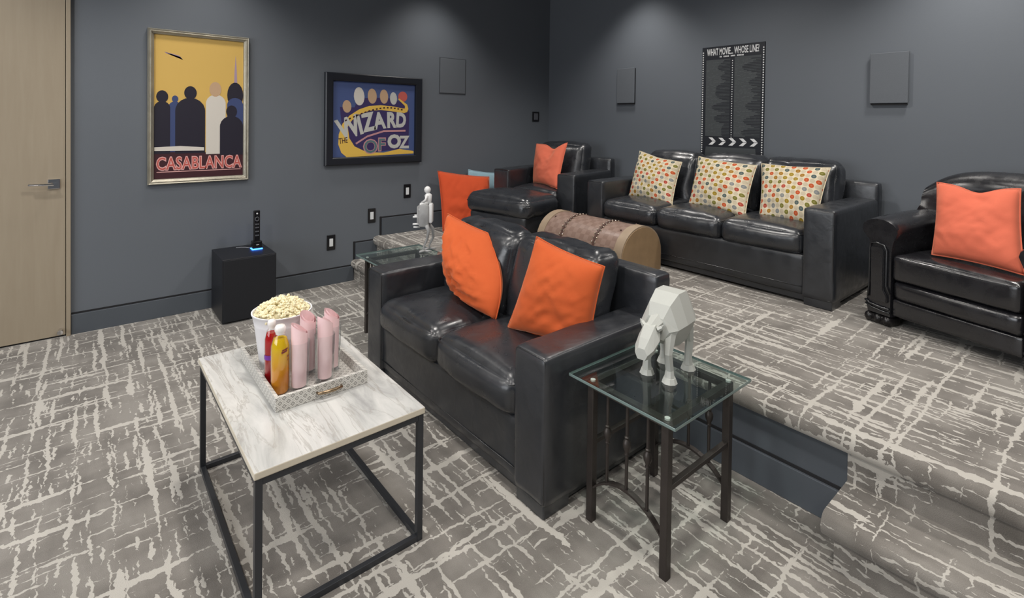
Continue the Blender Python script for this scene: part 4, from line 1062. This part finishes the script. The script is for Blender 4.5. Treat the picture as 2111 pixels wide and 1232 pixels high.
for ch_, x, y, s, r in zip(W1, xs, ys, sz, rot):
    a, b = uv(x, y); add_text(bm, ch_, s, M0 @ Matrix.Translation((a, b, 0.0132)) @ Matrix.Rotation(R(r), 4, 'Z') @ Matrix.Diagonal((0.76, 1, 1, 1)), offset=0.009)
link('lettering', bm, OZG, t)
bm = nb(); a, b = uv(0.075, 0.185); add_text(bm, 'THE', 0.070, M0 @ Matrix.Translation((a + 0.04, b, 0.0136)) @ Matrix.Rotation(R(8), 4, 'Z') @ Matrix.Diagonal((0.62, 1, 1, 1)), offset=0.001)
# small credits on the gold band: marks only at this size
for k in range(16):
    f = k / 15; x = 0.145 + f * 0.67; y = 0.505 + 0.19 * math.sin(f * math.pi * 0.62) - 0.03 * max(0, f - .7)
    a, b = uv(x, y - 0.035); poly(bm, M0 @ Matrix.Translation((a, b, 0)) @ Matrix.Rotation(0.65 * (1 - f * 1.15), 4, 'Z'), [(0, 0), (0.018, 0), (0.018, 0.013), (0, 0.013)], 0.0136)
link('lettering', bm, POSTMA, t)
bm = nb(); a, b = uv(0.44, 0.045); add_text(bm, 'O', 0.175, M0 @ Matrix.Translation((a, b, 0.0134)), offset=0.008); a, b = uv(0.575, 0.075); add_text(bm, 'F', 0.165, M0 @ Matrix.Translation((a, b, 0.0134)), offset=0.008); link('lettering', bm, OZP, t)
bm = nb(); a, b = uv(0.44, 0.05); add_text(bm, 'O', 0.165, M0 @ Matrix.Translation((a, b, 0.0142)), offset=0.002); a, b = uv(0.575, 0.08); add_text(bm, 'F', 0.155, M0 @ Matrix.Translation((a, b, 0.0142)), offset=0.002); link('lettering', bm, OZT, t)
bm = nb(); a, b = uv(0.735, 0.115); add_text(bm, 'O', 0.165, M0 @ Matrix.Translation((a, b, 0.0134)), offset=0.009); a, b = uv(0.865, 0.105); add_text(bm, 'Z', 0.16, M0 @ Matrix.Translation((a, b, 0.0134)) @ Matrix.Diagonal((0.9, 1, 1, 1)), offset=0.006); link('lettering', bm, OZG, t)
shape('printed_ribbon', U([(0.27, 0.165), (0.40, 0.26), (0.60, 0.33), (0.88, 0.335), (0.88, 0.36), (0.60, 0.355), (0.40, 0.285), (0.26, 0.185)]), OZP, 0.0134)
# --- black banner on the back wall
BW, BH = 0.553, 1.03
t = thing('quiz_banner', 'tall black banner with white film-strip dots and chevrons on the back wall', 'banner', (XW, 2.487, 1.098))
M1 = frameM((-0.001, 0, 0), (0, -1, 0), (0, 0, 1))
BK = flat('banner_black', (0.010, 0.012, 0.018)); BG = flat('banner_grey_print', (0.055, 0.062, 0.066)); BWH = flat('banner_white_print', (0.80, 0.80, 0.80))
bm = nb(); poly(bm, M1, [(0, 0), (BW, 0), (BW, BH), (0, BH)], 0.0, 0.010); pr = link('panel', bm, BK, t)
shape('text_column', [(0.040, 0.245), (0.262, 0.245), (0.262, 0.915), (0.040, 0.915)], BG, 0.0102, pr, M1); shape('text_column', [(0.300, 0.245), (0.525, 0.245), (0.525, 0.925), (0.300, 0.925)], BG, 0.0102, pr, M1)
shape('lower_panel', [(0.035, 0.045), (0.50, 0.045), (0.49, 0.15), (0.05, 0.15)], BG, 0.0102, pr, M1)
bm = nb(); rnd = random.Random(9)
for cx0, cx1 in ((0.040, 0.262), (0.300, 0.525)):
    z = 0.905; k = 0
    while z > 0.255:
        ln = 0.02 + (0.17 * abs(noise.noise(Vector((z * 9, cx0 * 20, 4)))) ** 0.7) * 1.5
        ln = min(ln, cx1 - cx0 - 0.02)
        poly(bm, M1, [(cx1 - ln, z - 0.0065), (cx1, z - 0.0065), (cx1, z), (cx1 - ln, z)], 0.0110); z -= 0.0125
link('text_gaps', bm, BK, t)['kind'] = 'stuff'
bm = nb(); rnd = random.Random(5)
for cx0, cx1 in ((0.044, 0.25), (0.304, 0.51)):
    z = 0.90
    while z > 0.26:
        x = cx0
        while x < cx1 - 0.03:
            wd = rnd.uniform(0.008, 0.03)
            if rnd.random() < 0.55: poly(bm, M1, [(x, z), (x + wd, z), (x + wd, z + 0.0022), (x, z + 0.0022)], 0.0108)
            x += wd + 0.006
        z -= 0.0105
link('fine_print', bm, flat('banner_fine_print', (0.10, 0.11, 0.115)), t)['kind'] = 'stuff'
bm = nb(); add_text(bm, 'WHAT MOVIE... WHOSE LINE?', 0.084, M1 @ Matrix.Translation((BW / 2, 0.955, 0.0106)) @ Matrix.Diagonal((0.41, 1, 1, 1)), offset=0.0012); link('title', bm, BWH, t)
bm = nb(); 
for (x, wd) in ((0.165, 0.028), (0.2, 0.055), (0.265, 0.045), (0.32, 0.06)):
    for q_ in range(int(wd / 0.010)): poly(bm, M1, [(x + q_ * 0.010, 0.932), (x + q_ * 0.010 + 0.007, 0.932), (x + q_ * 0.010 + 0.007, 0.944), (x + q_ * 0.010, 0.944)], 0.0106)
link('subtitle', bm, BWH, t)['kind'] = 'stuff'
for i in range(5):
    bm = nb()
    x = 0.075 + i * 0.092; w_ = 0.055
    poly(bm, M1, [(x, 0.232), (x + 0.035, 0.232), (x + w_ + 0.012, 0.202), (x + 0.035, 0.202)], 0.0106)
    poly(bm, M1, [(x + 0.035, 0.198), (x + w_ + 0.012, 0.198), (x + 0.035, 0.168), (x, 0.168)], 0.0106)
    link('chevron', bm, BWH, t)
bm = nb()
for x, z0, z1 in ((0.010, 0.02, 1.02), (BW - 0.010, 0.02, 1.02), (0.281, 0.24, 0.92)):
    n = int((z1 - z0) / 0.0205)
    for k in range(n): poly(bm, M1, ell(x, z0 + k * 0.0205, 0.0055 if x != 0.281 else 0.004, 0.0062 if x != 0.281 else 0.005, 8), 0.0106)
link('border_dots', bm, BWH, t)['kind'] = 'stuff'
